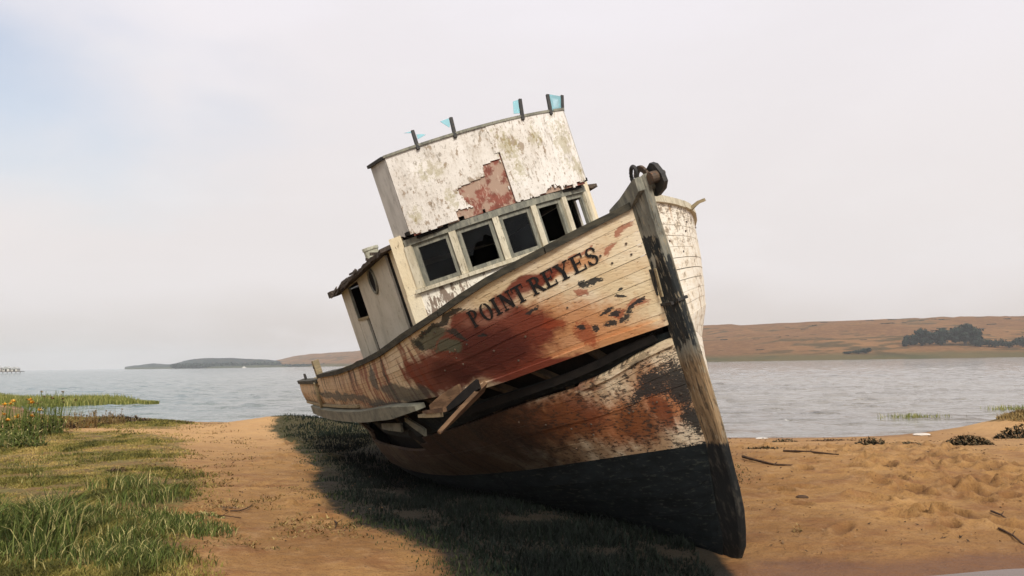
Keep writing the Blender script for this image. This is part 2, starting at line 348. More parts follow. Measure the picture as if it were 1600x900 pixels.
hz2 = make_hill('wooded_headland', [195, 215, 240, 262, 285, 300, 340, 380, 412, 440, 470], [574, 572, 569, 570, 566, 562, 560, 561, 562, 567, 572],
                [1900, 1850, 1800, 1750, 1650, 1500, 1420, 1400, 1400, 1400, 1420], [2300, 2250, 2200, 2100, 2000, 1800, 1750, 1700, 1700, 1700, 1750], HW, 10, 'blue green wooded headland on the far left shore', 80)

# ================================================================= THE BOAT
PSI, TAU, PHI = R(21), R(.5), R(18.5)
Fv = np.array([math.sin(PSI) * math.cos(TAU), -math.cos(PSI) * math.cos(TAU), math.sin(TAU)]); p0 = np.array([math.cos(PSI), math.sin(PSI), 0]); u0 = np.cross(Fv, p0)
Pv = p0 * math.cos(PHI) + u0 * math.sin(PHI); Uv = u0 * math.cos(PHI) - p0 * math.sin(PHI)
BO = np.array([1.9215, 8.0887, 0.0])
boat = empty('fishing_boat', label='wrecked wooden fishing boat heeled over on the sand with rust streaked peeling cream hull', cat='boat')
boat.matrix_world = Matrix(((Fv[0], Pv[0], Uv[0], BO[0]), (Fv[1], Pv[1], Uv[1], BO[1]), (Fv[2], Pv[2], Uv[2], BO[2]), (0, 0, 0, 1)))
def bw(L): return np.asarray(L) @ np.stack([Fv, Pv, Uv], 1).T + BO
#HULL-BEGIN
XR = [.12, .35, .36, .38, .40]; XE = [-8.2, -8.6, -9.4, -11.2, -11.25]
ZT = [herm([.12, 0, -.3, -1, -8.2], [.30, .08, -.1, -.18, .15]),
      herm([.35, -.17, -1.1, -1.83, -4, -8.6], [1.18, 1.16, 1.11, 1.06, .98, 1.05]),
      herm([.37, .09, -.28, -.63, -.93, -1.41, -1.9, -2.41, -4, -9.4], [2.12, 2.05, 1.93, 1.87, 1.84, 1.78, 1.71, 1.64, 1.52, 1.5]),
      herm([.38, -.07, -.57, -1.3, -2.4, -3.43, -5.26, -8.57, -11.2], [2.24, 2.21, 2.16, 2.09, 2.06, 2.0, 1.88, 1.79, 1.77]),
      herm([.41, .07, -.15, -.41, -.71, -1.11, -1.68, -2.77, -4.39, -5.91, -8.26, -8.34, -11.25], [3.26, 3.18, 3.13, 3.08, 3.02, 2.91, 2.80, 2.64, 2.51, 2.42, 2.33, 2.26, 2.20])]
BM = [(.11, -1, 1), (1.5, -5, 1.8), (1.65, -4, 2.0), (1.72, -3.5, 2.2), (1.75, -3, 2.7)]
BULGE = [.17, .03, .0, .02]
def beam(k, x):
    bm_, xm, e = BM[k]; s = np.clip((XR[k] - x) / (XR[k] - xm), 0, 1); t = np.clip((-6 - x) / 5, 0, 1.1)
    y = (.1 + (bm_ - .1) * (1 - (1 - s) ** e)) * (1 - .05 * t * t)
    if k in (1, 2): y = y * (1 - .55 * sst(-x, 5.5, 9.4))
    return y
def hull(u, k, side=-1):        # u 0..1 stem to stern, k 0..4 keel to rail
    u = np.asarray(u, float); k = np.asarray(k, float); i = np.clip(np.floor(k).astype(int), 0, 3); f = k - i
    pts = []
    for q in range(5):
        x = XR[q] + (XE[q] - XR[q]) * u ** 1.5; pts.append((x, beam(q, x) * (1 if side < 0 else 1 + (.02, .09, .11, .08, 0)[q] * (1 - sst(-x, 1., 4.))), ZT[q](x)))
    A = np.array([np.broadcast_to(np.stack(p, -1), u.shape + (3,)) for p in pts])
    ii = np.broadcast_to(i, u.shape); ff = np.broadcast_to(f, u.shape)[..., None]
    lo = np.take_along_axis(A, ii[None, ..., None].repeat(3, -1), 0)[0]; hi = np.take_along_axis(A, (ii + 1)[None, ..., None].repeat(3, -1), 0)[0]
    p = lo * (1 - ff) + hi * ff
    bl = np.array(BULGE)[ii] * np.sin(np.pi * ff[..., 0]) * np.clip(p[..., 1], 0, 1.2)
    p = p.copy(); p[..., 1] = (p[..., 1] + bl) * -side * -1
    return p
def hull_n(u, k, side):
    e = 1e-3; a = hull(np.clip(u + e, 0, 1), k, side) - hull(np.clip(u - e, 0, 1), k, side); b_ = hull(u, np.clip(k + e, 0, 4), side) - hull(u, np.clip(k - e, 0, 4), side)
    nn = np.cross(a, b_); nn /= np.linalg.norm(nn, axis=-1, keepdims=True) + 1e-9
    return nn * np.sign(nn[..., 1:2] * side + 1e-9)
def u_of(x, k=3.5): return (max(.39 - x, 0) / 11.62) ** (1 / 1.5)
#HULL-END

uu_ = np.linspace(0, 1, 3000); pp_ = hull(uu_, np.full(3000, 3.4), -1)
ARC = np.concatenate([[0], np.cumsum(np.linalg.norm(np.diff(pp_, axis=0), axis=1))])
def s_of(u): return np.interp(u, uu_, ARC)
def u_at(s): return np.interp(s, ARC, uu_)

# ---- boat materials
def wood_grain(n, v, k=1.): return n.noise(n.scale(v, (2.2 * k, 2.2 * k, 30 * k)), 1.6, 5, .6)

hp, n, b = material('peeling_hull_paint')
pc = n.new('ShaderNodeAttribute', attribute_name='paint').outputs['Vector']      # (length along the planks from the stem, height, side)
s, z, side = n.sep(pc)
rnd = n.new('ShaderNodeObjectInfo').outputs['Random']
flat = n.comb(s, z, n.m('MULTIPLY', side, 7.))
warp = n.new('ShaderNodeTexNoise'); n.put(warp.inputs['Vector'], flat); warp.inputs['Scale'].default_value = 3.0; warp.inputs['Detail'].default_value = 4
wv = n.vm('SUBTRACT', warp.outputs['Color'], (.5, .5, .5)); wv = n.vm('MULTIPLY', wv, (.34, .26, 0))
p2 = n.vm('ADD', n.comb(s, z, 0.), wv)
N_lo = n.noise(flat, 2.2, 5, .6); N_md = n.noise(n.scale(flat, (1, 1.6, 1)), 7, 5, .65); N_hi = n.noise(n.scale(flat, (.7, 2.2, 1)), 22, 4, .65)
drip = n.noise(n.scale(flat, (1, .12, 1)), 9, 4, .6)
grain = n.noise(n.scale(flat, (.25, 3, 1)), 30, 4, .6)
N_ch = n.noise(n.scale(flat, (.9, 2.4, 1)), 34, 4, .75); star = n.m('LESS_THAN', side, 0.)
j = lambda a, k: n.m('MULTIPLY', n.m('SUBTRACT', a, .5), k)
# cream coat, darker and more yellow with age
c = n.mix(n.ss(N_lo, .35, .65), lin((238, 225, 197)), lin((224, 205, 166)))
c = n.mix(n.m('MULTIPLY', n.ss(N_md, .5, .75), .45), c, lin((190, 148, 98)))
c = n.mix(n.m('MULTIPLY', rnd, .32), c, lin((198, 160, 112)))
aftw = n.ss(s, 2.9, 4.4)
c = n.mix(n.m('MULTIPLY', aftw, .7), c, lin((182, 150, 114)))
NR = n.m('ADD', n.m('ADD', n.m('MULTIPLY', N_md, .45), n.m('MULTIPLY', drip, .35)), n.m('MULTIPLY', N_hi, .35)); NR = n.m('SUBTRACT', NR, .075)
def lay(c, field, amp, lo, hi, col, op, noise=None):
    f = n.m('ADD', field, j(noise if noise is not None else NR, amp * 1.35))
    return n.mix(n.m('MULTIPLY', n.m('MULTIPLY', n.ss(f, lo, hi), op), star), c, lin(col))
c = lay(c, n.ell(p2, [(.95, 2.40, .75, .34, 8), (1.3, 2.2, .7, .22, 8), (.5, 2.25, .5, .12, 8), (.75, 2.93, .45, .07, -8)]), .8, -.25, .5, (192, 124, 68), .8)
c = lay(c, n.ell(p2, [(.4, 1.62, .5, .34), (1.2, 1.5, .8, .3), (1.9, 1.6, .7, .3)]), 1.2, -.15, .6, (178, 102, 48), .85)
c = lay(c, n.ell(p2, [(1.85, 2.42, .78, .38, 8), (1.35, 2.55, .42, .25, 8), (1.1, 2.9, .5, .10, -9), (1.75, 2.72, .5, .14, -9), (2.7, 2.32, .7, .24, 4), (1.5, 2.16, .65, .1, 4)]), .6, -.12, .3, (116, 50, 36), .95)
c = lay(c, n.ell(p2, [(1.75, 2.45, .55, .27, 8), (2.35, 2.3, .5, .16)]), .7, -.1, .5, (80, 36, 29), .85)
c = lay(c, n.ell(p2, [(1.45, 2.76, .55, .09, -9)]), .5, .0, .8, (178, 134, 112), .5)
c = lay(c, n.ell(p2, [(.9, 1.40, .45, .25), (1.7, 1.62, .6, .3), (2.6, 1.6, 1.0, .36), (1.3, 1.9, .3, .1), (.5, 1.5, .16, .25)]), 1.0, -.1, .5, (116, 58, 32), .85)
c = lay(c, n.ell(p2, [(2.9, 1.5, 1.1, .42), (4.2, 1.6, 2, .6)]), .8, .0, .8, (62, 42, 30), .85)
f = n.m('MULTIPLY', n.m('MULTIPLY', n.ss(N_lo, .40, .58), n.ss(z, 2.05, 1.95)), star); c = n.mix(n.m('MULTIPLY', f, .55), c, lin((134, 84, 48)))
# vertical rust runs on the after half
f = n.m('MULTIPLY', n.ss(n.m('ADD', drip, j(N_lo, .35)), .45, .58), n.m('MULTIPLY', n.m('MULTIPLY', n.ss(s, 2.3, 3.0), n.ss(z, 1.9, 2.0)), n.ss(n.m('ADD', s, j(N_lo, 3.)), 8.2, 5.2)))
c = n.mix(n.m('MULTIPLY', n.m('MULTIPLY', f, .85), star), c, lin((128, 62, 42)))
f2 = n.m('MULTIPLY', n.ss(n.noise(n.scale(n.vm('ADD', flat, (3, 3, 3)), (1, .14, 1)), 7, 4, .6), .53, .62), n.ss(s, 2.7, 3.4))
c = n.mix(n.m('MULTIPLY', n.m('MULTIPLY', f2, .85), star), c, lin((52, 46, 40)))
c = lay(c, n.ell(p2, [(7.6, 2.06, 3.2, .07), (4.7, 2.0, 1.2, .06), (3.55, 2.12, .8, .12), (4.6, 2.34, .22, .16), (4.0, 2.2, .5, .1)]), .5, -.05, .35, (66, 74, 72), .8)
c = lay(c, n.ell(p2, [(2.45, 2.68, .34, .10, -8), (2.2, 2.56, .2, .06)]), .9, .0, .14, (88, 92, 74), .9, N_ch)
c = lay(c, n.ell(p2, [(2.14, 2.80, .5, .035, -9), (2.02, 2.64, .16, .04, 30), (2.62, 2.64, .1, .08)]), 1.2, .05, .18, (46, 50, 46), .9, N_ch)
# rust blooms on the bow
c = lay(c, n.ell(p2, [(.12, 3.07, .035, .06, 40), (.25, 2.99, .10, .02, -14), (.5, 3.04, .16, .018, -12), (.22, 2.47, .13, .05), (.42, 2.45, .1, .05), (.78, 2.36, .12, .14), (.62, 2.72, .05, .03), (1.02, 2.5, .12, .06)]), 1.4, .0, .4, (150, 66, 38), .75, N_ch)
# paint gone down to dark tarred wood: chips near the name, flakes by the stem
c = lay(c, n.ell(p2, [(.50, 2.79, .10, .022, -14), (.57, 2.77, .03, .03), (.53, 2.50, .10, .022, -8), (.45, 2.46, .09, .025, -8), (.79, 2.42, .06, .035, 12), (.66, 2.36, .04, .05), (.53, 2.38, .06, .04), (.38, 2.40, .12, .03, -10), (.28, 2.45, .1, .025, -14), (.18, 2.48, .08, .02, -14), (.33, 2.59, .07, .016, 14), (.28, 2.64, .05, .012), (1.1, 2.66, .08, .016, -10), (1.72, 2.56, .07, .02)]), 1.9, .16, .24, (40, 44, 44), .95, N_ch)
c = lay(c, n.ell(p2, [(.10, 1.72, .26, .26), (.35, 1.80, .34, .10, -10), (.08, 1.42, .2, .2), (.55, 1.7, .5, .07, -10), (.5, 1.97, .25, .05, -10)]), 2.0, .22, .30, (44, 48, 48), .95, N_ch)
c = lay(c, n.ell(p2, [(.6, 2.0, .9, .06, -10), (.3, 2.02, .4, .06, -10)]), .7, .0, .4, (222, 198, 158), .5)
low = n.m('MULTIPLY', n.ss(z, 2.1, 2.0), star)
f = n.m('MULTIPLY', n.m('MULTIPLY', n.ss(n.m('ADD', N_hi, j(N_md, .6)), .53, .62), low), n.ss(N_lo, .25, .5)); c = n.mix(n.m('MULTIPLY', f, .85), c, lin((56, 50, 44)))
f = n.m('MULTIPLY', n.ss(n.m('ADD', N_hi, j(N_md, .6)), .62, .70), star); c = n.mix(n.m('MULTIPLY', f, .7), c, lin((92, 60, 42)))
f = n.m('MULTIPLY', n.m('MULTIPLY', n.ss(n.m('ADD', n.noise(n.scale(flat, (.5, 2.6, 1)), 15, 4, .7), j(N_md, .7)), .53, .62), low), n.ss(n.m('ADD', s, j(N_lo, 2.)), 1.9, .6)); c = n.mix(n.m('MULTIPLY', f, .9), c, lin((58, 54, 48)))
f = n.m('MULTIPLY', n.ss(n.m('ADD', s, j(N_md, 1.6)), 1.2, 2.9), n.m('MULTIPLY', n.ss(z, 1.95, 1.8), star)); c = n.mix(n.m('MULTIPLY', f, .85), c, n.mix(n.ss(N_hi, .45, .6), lin((28, 23, 19)), lin((54, 40, 29))))  # lower after side: shade and dirt, both put into the colour
f = n.m('MULTIPLY', n.ss(n.m('ADD', n.m('SUBTRACT', n.m('SUBTRACT', 1.205, n.m('MULTIPLY', s, .055)), z), j(N_hi, .22)), -.01, .02), star); c = n.mix(f, c, lin((30, 36, 38)))
# port side: bleached white with grey brown weathering, heaviest under the rail
port = n.m('SUBTRACT', 1., star)
pcol = n.mix(n.ss(N_md, .4, .7), lin((243, 236, 218)), lin((226, 210, 180)))
top = n.ss(n.m('ADD', z, j(N_lo, .7)), 2.65, 3.1)
pk = n.m('ADD', n.ss(n.m('ADD', N_md, j(drip, 1.0)), .60, .70), n.m('MULTIPLY', top, n.ss(n.m('ADD', N_md, j(N_hi, 1.1)), .50, .60)), clamp=True)
pcol = n.mix(n.m('MULTIPLY', pk, .75), pcol, lin((112, 92, 70)))
pcol = n.mix(n.m('MULTIPLY', n.ss(drip, .56, .68), .5), pcol, lin((196, 158, 112)))
c = n.mix(port, c, pcol)
# seams hold dirt along the plank edges; hairline grain
c = n.mix(n.m('MULTIPLY', n.ss(grain, .58, .75), .12), c, lin((92, 66, 46)))
n.put(b.inputs['Base Color'], c); b.inputs['Roughness'].default_value = .62; b.inputs['Specular IOR Level'].default_value = .3
n.put(b.inputs['Normal'], n.bump(n.m('ADD', grain, n.m('MULTIPLY', n.ss(N_hi, .45, .62), -1.6)), .3, .008)); HULLM = hp

def simple(name, c1, c2, c3=None, sc=6., stretch=(1, 1, 1), rough=.85, k3=.6, bump=.4, lo3=.55, hi3=.68, spec=.2):
    m, n, b = material(name); o = n.obj(); r = n.new('ShaderNodeObjectInfo').outputs['Random']
    o = n.vm('ADD', o, n.comb(n.m('MULTIPLY', r, 13.), n.m('MULTIPLY', r, 7.), n.m('MULTIPLY', r, 3.)))
    v = n.scale(o, stretch)
    a = n.noise(v, sc, 5, .62); c = n.mix(n.ss(a, .35, .65), lin(c1), lin(c2))
    f = n.noise(v, sc * 3.3, 4, .66)
    if c3: c = n.mix(n.m('MULTIPLY', n.ss(f, lo3, hi3), k3), c, lin(c3))
    n.put(b.inputs['Base Color'], c); b.inputs['Roughness'].default_value = rough; b.inputs['Specular IOR Level'].default_value = spec
    n.put(b.inputs['Normal'], n.bump(n.m('ADD', a, n.m('MULTIPLY', f, .5)), bump, .01)); return m
TAR = simple('black_bottom_paint', (18, 23, 25), (30, 37, 39), (74, 78, 70), 5, (.6, 1, 2.2), .8, .5)
RAIL = simple('weathered_rail_wood', (52, 52, 46), (78, 74, 62), (34, 36, 34), 8, (.7, .7, 3), .85, .75)
FEND = simple('algae_stained_timber', (102, 102, 90), (132, 130, 114), (66, 74, 62), 5, (.6, 1, 1), .85, .7)
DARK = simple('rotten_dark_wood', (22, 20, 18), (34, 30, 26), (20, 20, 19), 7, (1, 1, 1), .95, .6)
BROKE = simple('broken_bare_wood', (88, 67, 49), (120, 94, 70), (50, 40, 32), 9, (.5, .5, 2), .85, .6)
FADEW = simple('faded_timber', (134, 122, 96), (160, 144, 112), (92, 84, 66), 9, (.6, .6, 3), .85, .6)
RIBW = simple('rib_wood', (52, 46, 38), (84, 72, 56), (50, 46, 40), 8, (1, 1, .5), .9, .6)
FRAME = simple('peeling_window_trim', (212, 204, 180), (188, 178, 152), (104, 92, 70), 12, (1.4, 1.4, .35), .8, .75)
SASH = simple('grey_sash_wood', (146, 144, 128), (112, 112, 102), (66, 66, 62), 12, (1.4, 1.4, .4), .85, .7)
GREYP = simple('grey_plywood', (188, 184, 176), (168, 164, 156), (132, 128, 120), 4, (2, 2, .6), .85, .5)
IRON = simple('rusty_iron', (66, 58, 50), (96, 78, 60), (140, 84, 46), 11, (1, 1, 1), .7, .6, .5, spec=.4)
IROND = simple('dark_iron', (38, 38, 38), (56, 54, 50), (94, 80, 60), 11, (1, 1, 1), .65, .5, spec=.4)
SHRED = simple('shredded_roof_felt', (58, 52, 47), (88, 78, 68), (146, 132, 116), 14, (1, 1, 1), .95, .6)
STACKM = simple('pale_pipe_paint', (196, 196, 178), (168, 166, 146), (112, 100, 80), 8)
LETT = simple('black_letter_paint', (28, 28, 29), (38, 36, 34), (86, 66, 50), 12, (1, 1, 1), .8, .35, .2)

def white_mat(name, base, alt, peel, moss=0, red=None, vstr=.35, amount=.0, peel2=None):
    m, n, b = material(name); o = n.obj(); x, y, z = n.sep(o)
    v = n.scale(o, (1, 1, vstr)); a = n.noise(o, 1.6, 5, .6); f = n.noise(v, 14, 5, .68); h = n.noise(n.scale(o, (1, 1, .6)), 40, 3, .7)
    c = n.mix(n.ss(a, .35, .65), lin(base), lin(alt))
    c = n.mix(n.m('MULTIPLY', n.ss(n.noise(v, 6, 5, .6), .5, .72), .4), c, lin(tuple(int(q * .83) for q in alt)))
    k = n.m('ADD', f, n.m('MULTIPLY', n.m('SUBTRACT', a, .5), .5))
    if peel2 is not None: k = n.m('ADD', k, n.m('MULTIPLY', n.ss(z, peel2[0], peel2[1]), peel2[2]))
    c = n.mix(n.m('MULTIPLY', n.ss(k, .60 - amount, .66 - amount), .85), c, lin(peel))
    c = n.mix(n.m('MULTIPLY', n.ss(h, .60, .70), .55), c, lin((126, 108, 86)))
    if moss:
        q = n.comb(y, z, 0.)
        mf = n.m('ADD', n.ell(q, [(.16, 4.36, .2, .26, 20), (.2, 4.1, .13, .2), (.95, 4.3, .2, .4), (-.62, 3.98, .1, .16), (.55, 4.4, .12, .18), (-1.0, 3.95, .1, .12), (-.75, 4.35, .2, .15), (1.05, 3.95, .12, .2)]), n.m('MULTIPLY', n.m('SUBTRACT', n.noise(o, 16, 5, .75), .5), 4.))
        c = n.mix(n.m('MULTIPLY', n.ss(mf, .2, .8), .5), c, lin((150, 140, 84)))
        c = n.mix(n.m('MULTIPLY', n.ss(n.noise(v, 24, 4, .7), .56, .68), .65), c, lin((124, 112, 92)))
        c = n.mix(n.m('MULTIPLY', n.ss(n.m('ADD', n.noise(n.scale(o, (1, 1, .25)), 9, 5, .7), n.m('MULTIPLY', n.m('SUBTRACT', h, .5), .5)), .5, .7), .5), c, lin((176, 164, 146)))
    n.put(b.inputs['Base Color'], c); b.inputs['Roughness'].default_value = .75
    n.put(b.inputs['Normal'], n.bump(n.m('ADD', f, h), .55, .012)); return m
FLYM = white_mat('flaking_white_plywood', (232, 227, 218), (212, 205, 193), (150, 132, 110), moss=1, amount=.02, vstr=.6)
WALLF = white_mat('peeling_cream_wall', (246, 240, 224), (236, 228, 204), (112, 88, 70), amount=.015, peel2=(3.25, 2.88, .20))
WALLS = white_mat('weathered_side_panel', (206, 200, 184), (190, 184, 166), (140, 122, 98), amount=-.04)
CORNR = white_mat('cream_corner_board', (238, 226, 196), (228, 212, 176), (140, 122, 92), amount=-.03)
# exposed old red coat under the lifted plywood face
REDM, n, b = material('old_red_undercoat'); o = n.obj()
c = n.mix(n.ss(n.noise(o, 7, 5, .65), .4, .62), lin((140, 84, 70)), lin((116, 68, 56)))
c = n.mix(n.m('MULTIPLY', n.ss(n.noise(n.vm('ADD', o, (4, 4, 4)), 4.5, 5, .6), .48, .56), .8), c, lin((172, 150, 130)))
c = n.mix(n.m('MULTIPLY', n.ss(n.noise(n.scale(o, (1, 1, .4)), 30, 4, .7), .54, .66), .7), c, lin((192, 170, 150)))
n.put(b.inputs['Base Color'], c)
PANE, n, b = material('dusty_glass'); o = n.obj()
n.put(b.inputs['Base Color'], n.mix(n.ss(n.noise(o, 5, 4, .6), .4, .75), lin((10, 13, 15)), lin((28, 33, 35)))); b.inputs['Roughness'].default_value = .2; b.inputs['Specular IOR Level'].default_value = .25
b.inputs['Alpha'].default_value = .4
AQUA, n, b = material('turquoise_acrylic')
b.inputs['Base Color'].default_value = lin((158, 206, 214)); b.inputs['Roughness'].default_value = .25; b.inputs['Transmission Weight'].default_value = .25; b.inputs['IOR'].default_value = 1.1

# ---- planking: every plank its own object
OUT = .036
def plank(k0, k1, ua, ub, side, mat, name='plank', off=None, rows=2, thick=.04, wob=0.):
    L = abs(s_of(ub) - s_of(ua)); m_ = max(3, int(L / (.16 if ub < .35 else .3))); u = np.linspace(ua, ub, m_ + 1)
    off = rng.uniform(-.0035, .0035) if off is None else off
    hgt = np.linalg.norm(hull(.3, k1, side) - hull(.3, k0, side)); g = rng.choice([.0006, .0012, .002, .0034], p=[.35, .3, .2, .15]) / max(hgt, .02) * (k1 - k0)
    ks = np.linspace(k0 + g, k1 - g, rows)
    V = []; A = []
    for ki, kk in enumerate(ks):
        kv = np.full(len(u), kk); p = hull(u, kv, side); nn = hull_n(u, kv, side)
        w_ = wob * np.array([fbm(q * 9., kk * 7., 3, 3) for q in u])[:, None] if wob else 0
        V.append(p + nn * (off + w_)); A.append(np.stack([s_of(u), p[:, 2], np.full(len(u), side * 1.)], -1))
    for kk in (ks[-1], ks[0]):
        kv = np.full(len(u), kk); p = hull(u, kv, side); nn = hull_n(u, kv, side)
        V.append(p - nn * thick); A.append(np.stack([s_of(u), p[:, 2], np.full(len(u), side * 1.)], -1))
    V = np.concatenate(V); A = np.concatenate(A); c_ = len(u); R_ = rows + 2; Fc = []
    for r in range(R_):
        for i in range(c_ - 1):
            a, b2 = r * c_ + i, ((r + 1) % R_) * c_ + i; q = (a, a + 1, b2 + 1, b2); Fc.append(q if side > 0 else q[::-1])
    e0 = tuple(r * c_ for r in range(R_)); e1 = tuple(r * c_ + c_ - 1 for r in range(R_))
    Fc += [e0 if side > 0 else e0[::-1], e1[::-1] if side > 0 else e1]
    o = mesh(name, V, Fc, mat, boat)
    at_ = o.data.attributes.new('paint', 'FLOAT_VECTOR', 'POINT'); at_.data.foreach_set('vector', A.astype(np.float32).ravel())
    return o
def butts(nseg, phase):
    e = (np.arange(1, nseg) + (phase - .5) * .8) / nseg; return [0.] + [float(q) for q in e ** .8 if 0.02 < q < .98] + [1.]
ph = [.1, .62, .3, .85, .45, .05, .7, .22, .55, .92]
for side in (-1, 1):
    for st in range(10):
        e = butts(4, ph[st]); 
        for a, b2 in zip(e, e[1:]): plank(3 + st / 10, 3 + (st + 1) / 10, a, b2, side, HULLM)
    for st in range(7):
        e = butts(4, ph[(st * 3 + 2) % 10])
        for q, (a, b2) in enumerate(zip(e, e[1:])):
            if side < 0 and st >= 5 and q == 2: continue           # strakes torn away amidships
            plank(1 + st / 7, 1 + (st + 1) / 7, a, b2, side, HULLM, wob=.012 if a > .3 and side < 0 else 0)
    for st in range(6):
        e = butts(3, ph[(st * 2 + 1) % 10])
        for a, b2 in zip(e, e[1:]): plank(st / 6, (st + 1) / 6, a, b2, side, TAR)
    # the strakes between: torn out along the starboard bow
    for st in range(3):
        if side > 0: e = [0., .33, .66, 1.]
        else: e = [u_of(-6.6), .8, 1.]
        for a, b2 in zip(e, e[1:]): plank(2 + st / 3, 2 + (st + 1) / 3, a, b2, side, HULLM)
# thin ledge left along the lower edge of the name strake, and the scarred lip below the gap
plank(2.985, 3.06, 0, .30, -1, HULLM, 'wale_strip', off=.022)
plank(1.94, 2.02, 0, .20, -1, HULLM, 'wale_strip', off=.016, wob=.015)
# inner lining and frames seen through the gap
u = np.linspace(0, 1, 70); ks = np.linspace(0, 4, 26); V = []
for side in (-1, 1):
    for kk in ks:
        kv = np.full(70, kk); p = hull(u, kv, side); nn = hull_n(u, kv, side); p[:, 1] *= .86; p[:, 0] = np.maximum(p[:, 0] - .13, XE[4] + .05) ; V.append(p)
V = np.concatenate(V); Fc = []
for q in range(51):
    for i in range(69): Fc.append((q * 70 + i, q * 70 + i + 1, (q + 1) * 70 + i + 1, (q + 1) * 70 + i)) if q != 25 else None
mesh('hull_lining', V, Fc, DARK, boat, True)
for x in np.arange(-.25, -4.6, -.56):
    uq = u_of(x, 2.5); m_ = MB(); kk = np.linspace(1.8, 3.15, 7); p = hull(np.full(7, uq), kk, -1); nn = hull_n(np.full(7, uq), kk, -1)
    jt = rng.uniform(-.05, .05)
    for i in range(6): m_.bar(p[i] - nn[i] * .085, p[i + 1] - nn[i + 1] * .085, .055, .07, (0, 1, 0))
    m_.build('frame_rib', RIBW, boat)
m_ = MB(); us = np.linspace(.05, .42, 12); p = hull(us, np.linspace(2.42, 2.25, 12), -1); nn = hull_n(us, np.full(12, 2.4), -1)
for i in range(11): m_.bar(p[i] - nn[i] * .03, p[i + 1] - nn[i + 1] * .03, .05, .07, (0, 0, 1))
m_.build('stringer', DARK, boat)
for a, b2 in ((.0, .2), (.2, .46), (.46, .66)): plank(2.02, 2.46, a, b2, -1, TAR, off=-.045, wob=.02)

# stem post: tapered timber, bare wood low down, tarred at the waterline
STEMM, n, b = material('scarred_stem_timber'); o = n.obj(); x, y, z = n.sep(o)
v = n.scale(o, (2, 2, .35)); a = n.noise(v, 5, 5, .65); f = n.noise(n.scale(o, (1.5, 1.5, .5)), 13, 4, .65)
c = n.mix(n.ss(a, .38, .62), lin((150, 146, 130)), lin((108, 108, 98)))
c = n.mix(n.ss(z, 2.05, 1.85), c, n.mix(n.ss(a, .35, .65), lin((150, 126, 94)), lin((98, 80, 58))))
c = n.mix(n.m('MULTIPLY', n.ss(n.m('ADD', n.m('ADD', n.ell(n.comb(z, n.m('MULTIPLY', y, 1.), 0.), [(2.44, -.08, .46, .20), (2.9, -.09, .12, .05)]), n.m('MULTIPLY', n.m('SUBTRACT', a, .5), 1.3)), n.m('MULTIPLY', n.m('SUBTRACT', f, .5), 1.)), .18, .3), .95), c, lin((24, 30, 33)))
edge = n.ss(n.m('ADD', y, n.m('MULTIPLY', n.m('SUBTRACT', f, .5), .05)), .0, .02)
c = n.mix(n.m('MULTIPLY', n.ss(n.noise(n.scale(o, (3, 3, .5)), 16, 4, .7), .55, .64), .75), c, lin((150, 138, 114)))
c = n.mix(n.m('MULTIPLY', edge, .6), c, lin((150, 142, 120)))
c = n.mix(n.m('MULTIPLY', n.ss(f, .55, .64), .7), c, lin((66, 58, 48)))
c = n.mix(n.m('MULTIPLY', n.ss(n.noise(n.scale(o, (7, 7, .35)), 9, 4, .6), .56, .64), .75), c, lin((46, 40, 34)))
c = n.mix(n.ss(n.m('ADD', z, n.m('MULTIPLY', n.m('SUBTRACT', f, .5), .2)), 1.19, 1.16), c, n.mix(n.ss(f, .5, .7), lin((26, 28, 28)), lin((62, 60, 54))))
n.put(b.inputs['Base Color'], c); n.put(b.inputs['Normal'], n.bump(n.m('ADD', a, f), .7, .015))
zf = np.array([3.48, 3.3, 3.1, 2.8, 2.5, 2.2, 1.9, 1.6, 1.35, 1.16, .95, .75, .55, .38, .2, .05, -.08, -.18, -.24]); xf = np.array([.62, .60, .585, .57, .565, .56, .55, .54, .525, .505, .48, .455, .41, .35, .26, .12, -.05, -.3, -.9])
xb = np.interp(zf[::-1], [-.24, -.18, -.08, .05, .2, .38, .55, .8, 1.2, 2, 3.3, 3.5], [-1.1, -.65, -.4, -.2, -.06, .06, .14, .22, .31, .35, .37, .38])[::-1]
V = []; m_ = MB()
for i in range(len(zf)):
    zb = zf[i] - (.10 if zf[i] > .5 else .10 * zf[i] / .5 if zf[i] > 0 else 0); wv_ = .003 * rng.normal(size=4)
    V += [(xb[i], -.102 + wv_[0], zb - .02), (xf[i] - .015, -.052 + wv_[1], zf[i] - .01), (xf[i], -.036, zf[i]), (xf[i] - .005, .018, zf[i]), (xf[i] - .03, .034 + wv_[2], zf[i] - .01), (xb[i], .102 + wv_[3], zb - .02)]
Fc = []
for i in range(len(zf) - 1):
    for q in range(6): Fc.append((i * 6 + q, i * 6 + (q + 1) % 6, (i + 1) * 6 + (q + 1) % 6, (i + 1) * 6 + q))
Fc += [tuple(range(6))[::-1], tuple((len(zf) - 1) * 6 + q for q in range(6))]
m_.add(V, Fc); m_.build('stem_post', STEMM, boat)
m_ = MB(); m_.box((.345, -.113, 2.40), (.545, -.09, 2.425)); m_.box((.545, -.062, 2.41), (.578, .036, 2.435)); m_.build('iron_strap', IROND, boat)
m_ = MB(); m_.bar((.40, -.113, 2.72), (.36, -.113, 2.50), .012, .05, (1, 0, 0)); m_.build('iron_plate', IROND, boat)
m_ = MB(); m_.bar((.47, -.112, 2.72), (.44, -.112, 2.48), .012, .03, (1, 0, 0)); m_.build('timber_sliver', FADEW, boat)
# breasthook knee behind the stem head
m_ = MB(); m_.prism([(.02, 3.25), (.36, 3.23), (.60, 3.36), (.605, 3.47), (.54, 3.455), (.28, 3.36), (.05, 3.30)], 'y', -.115, .085); m_.build('knee', SASH, boat)

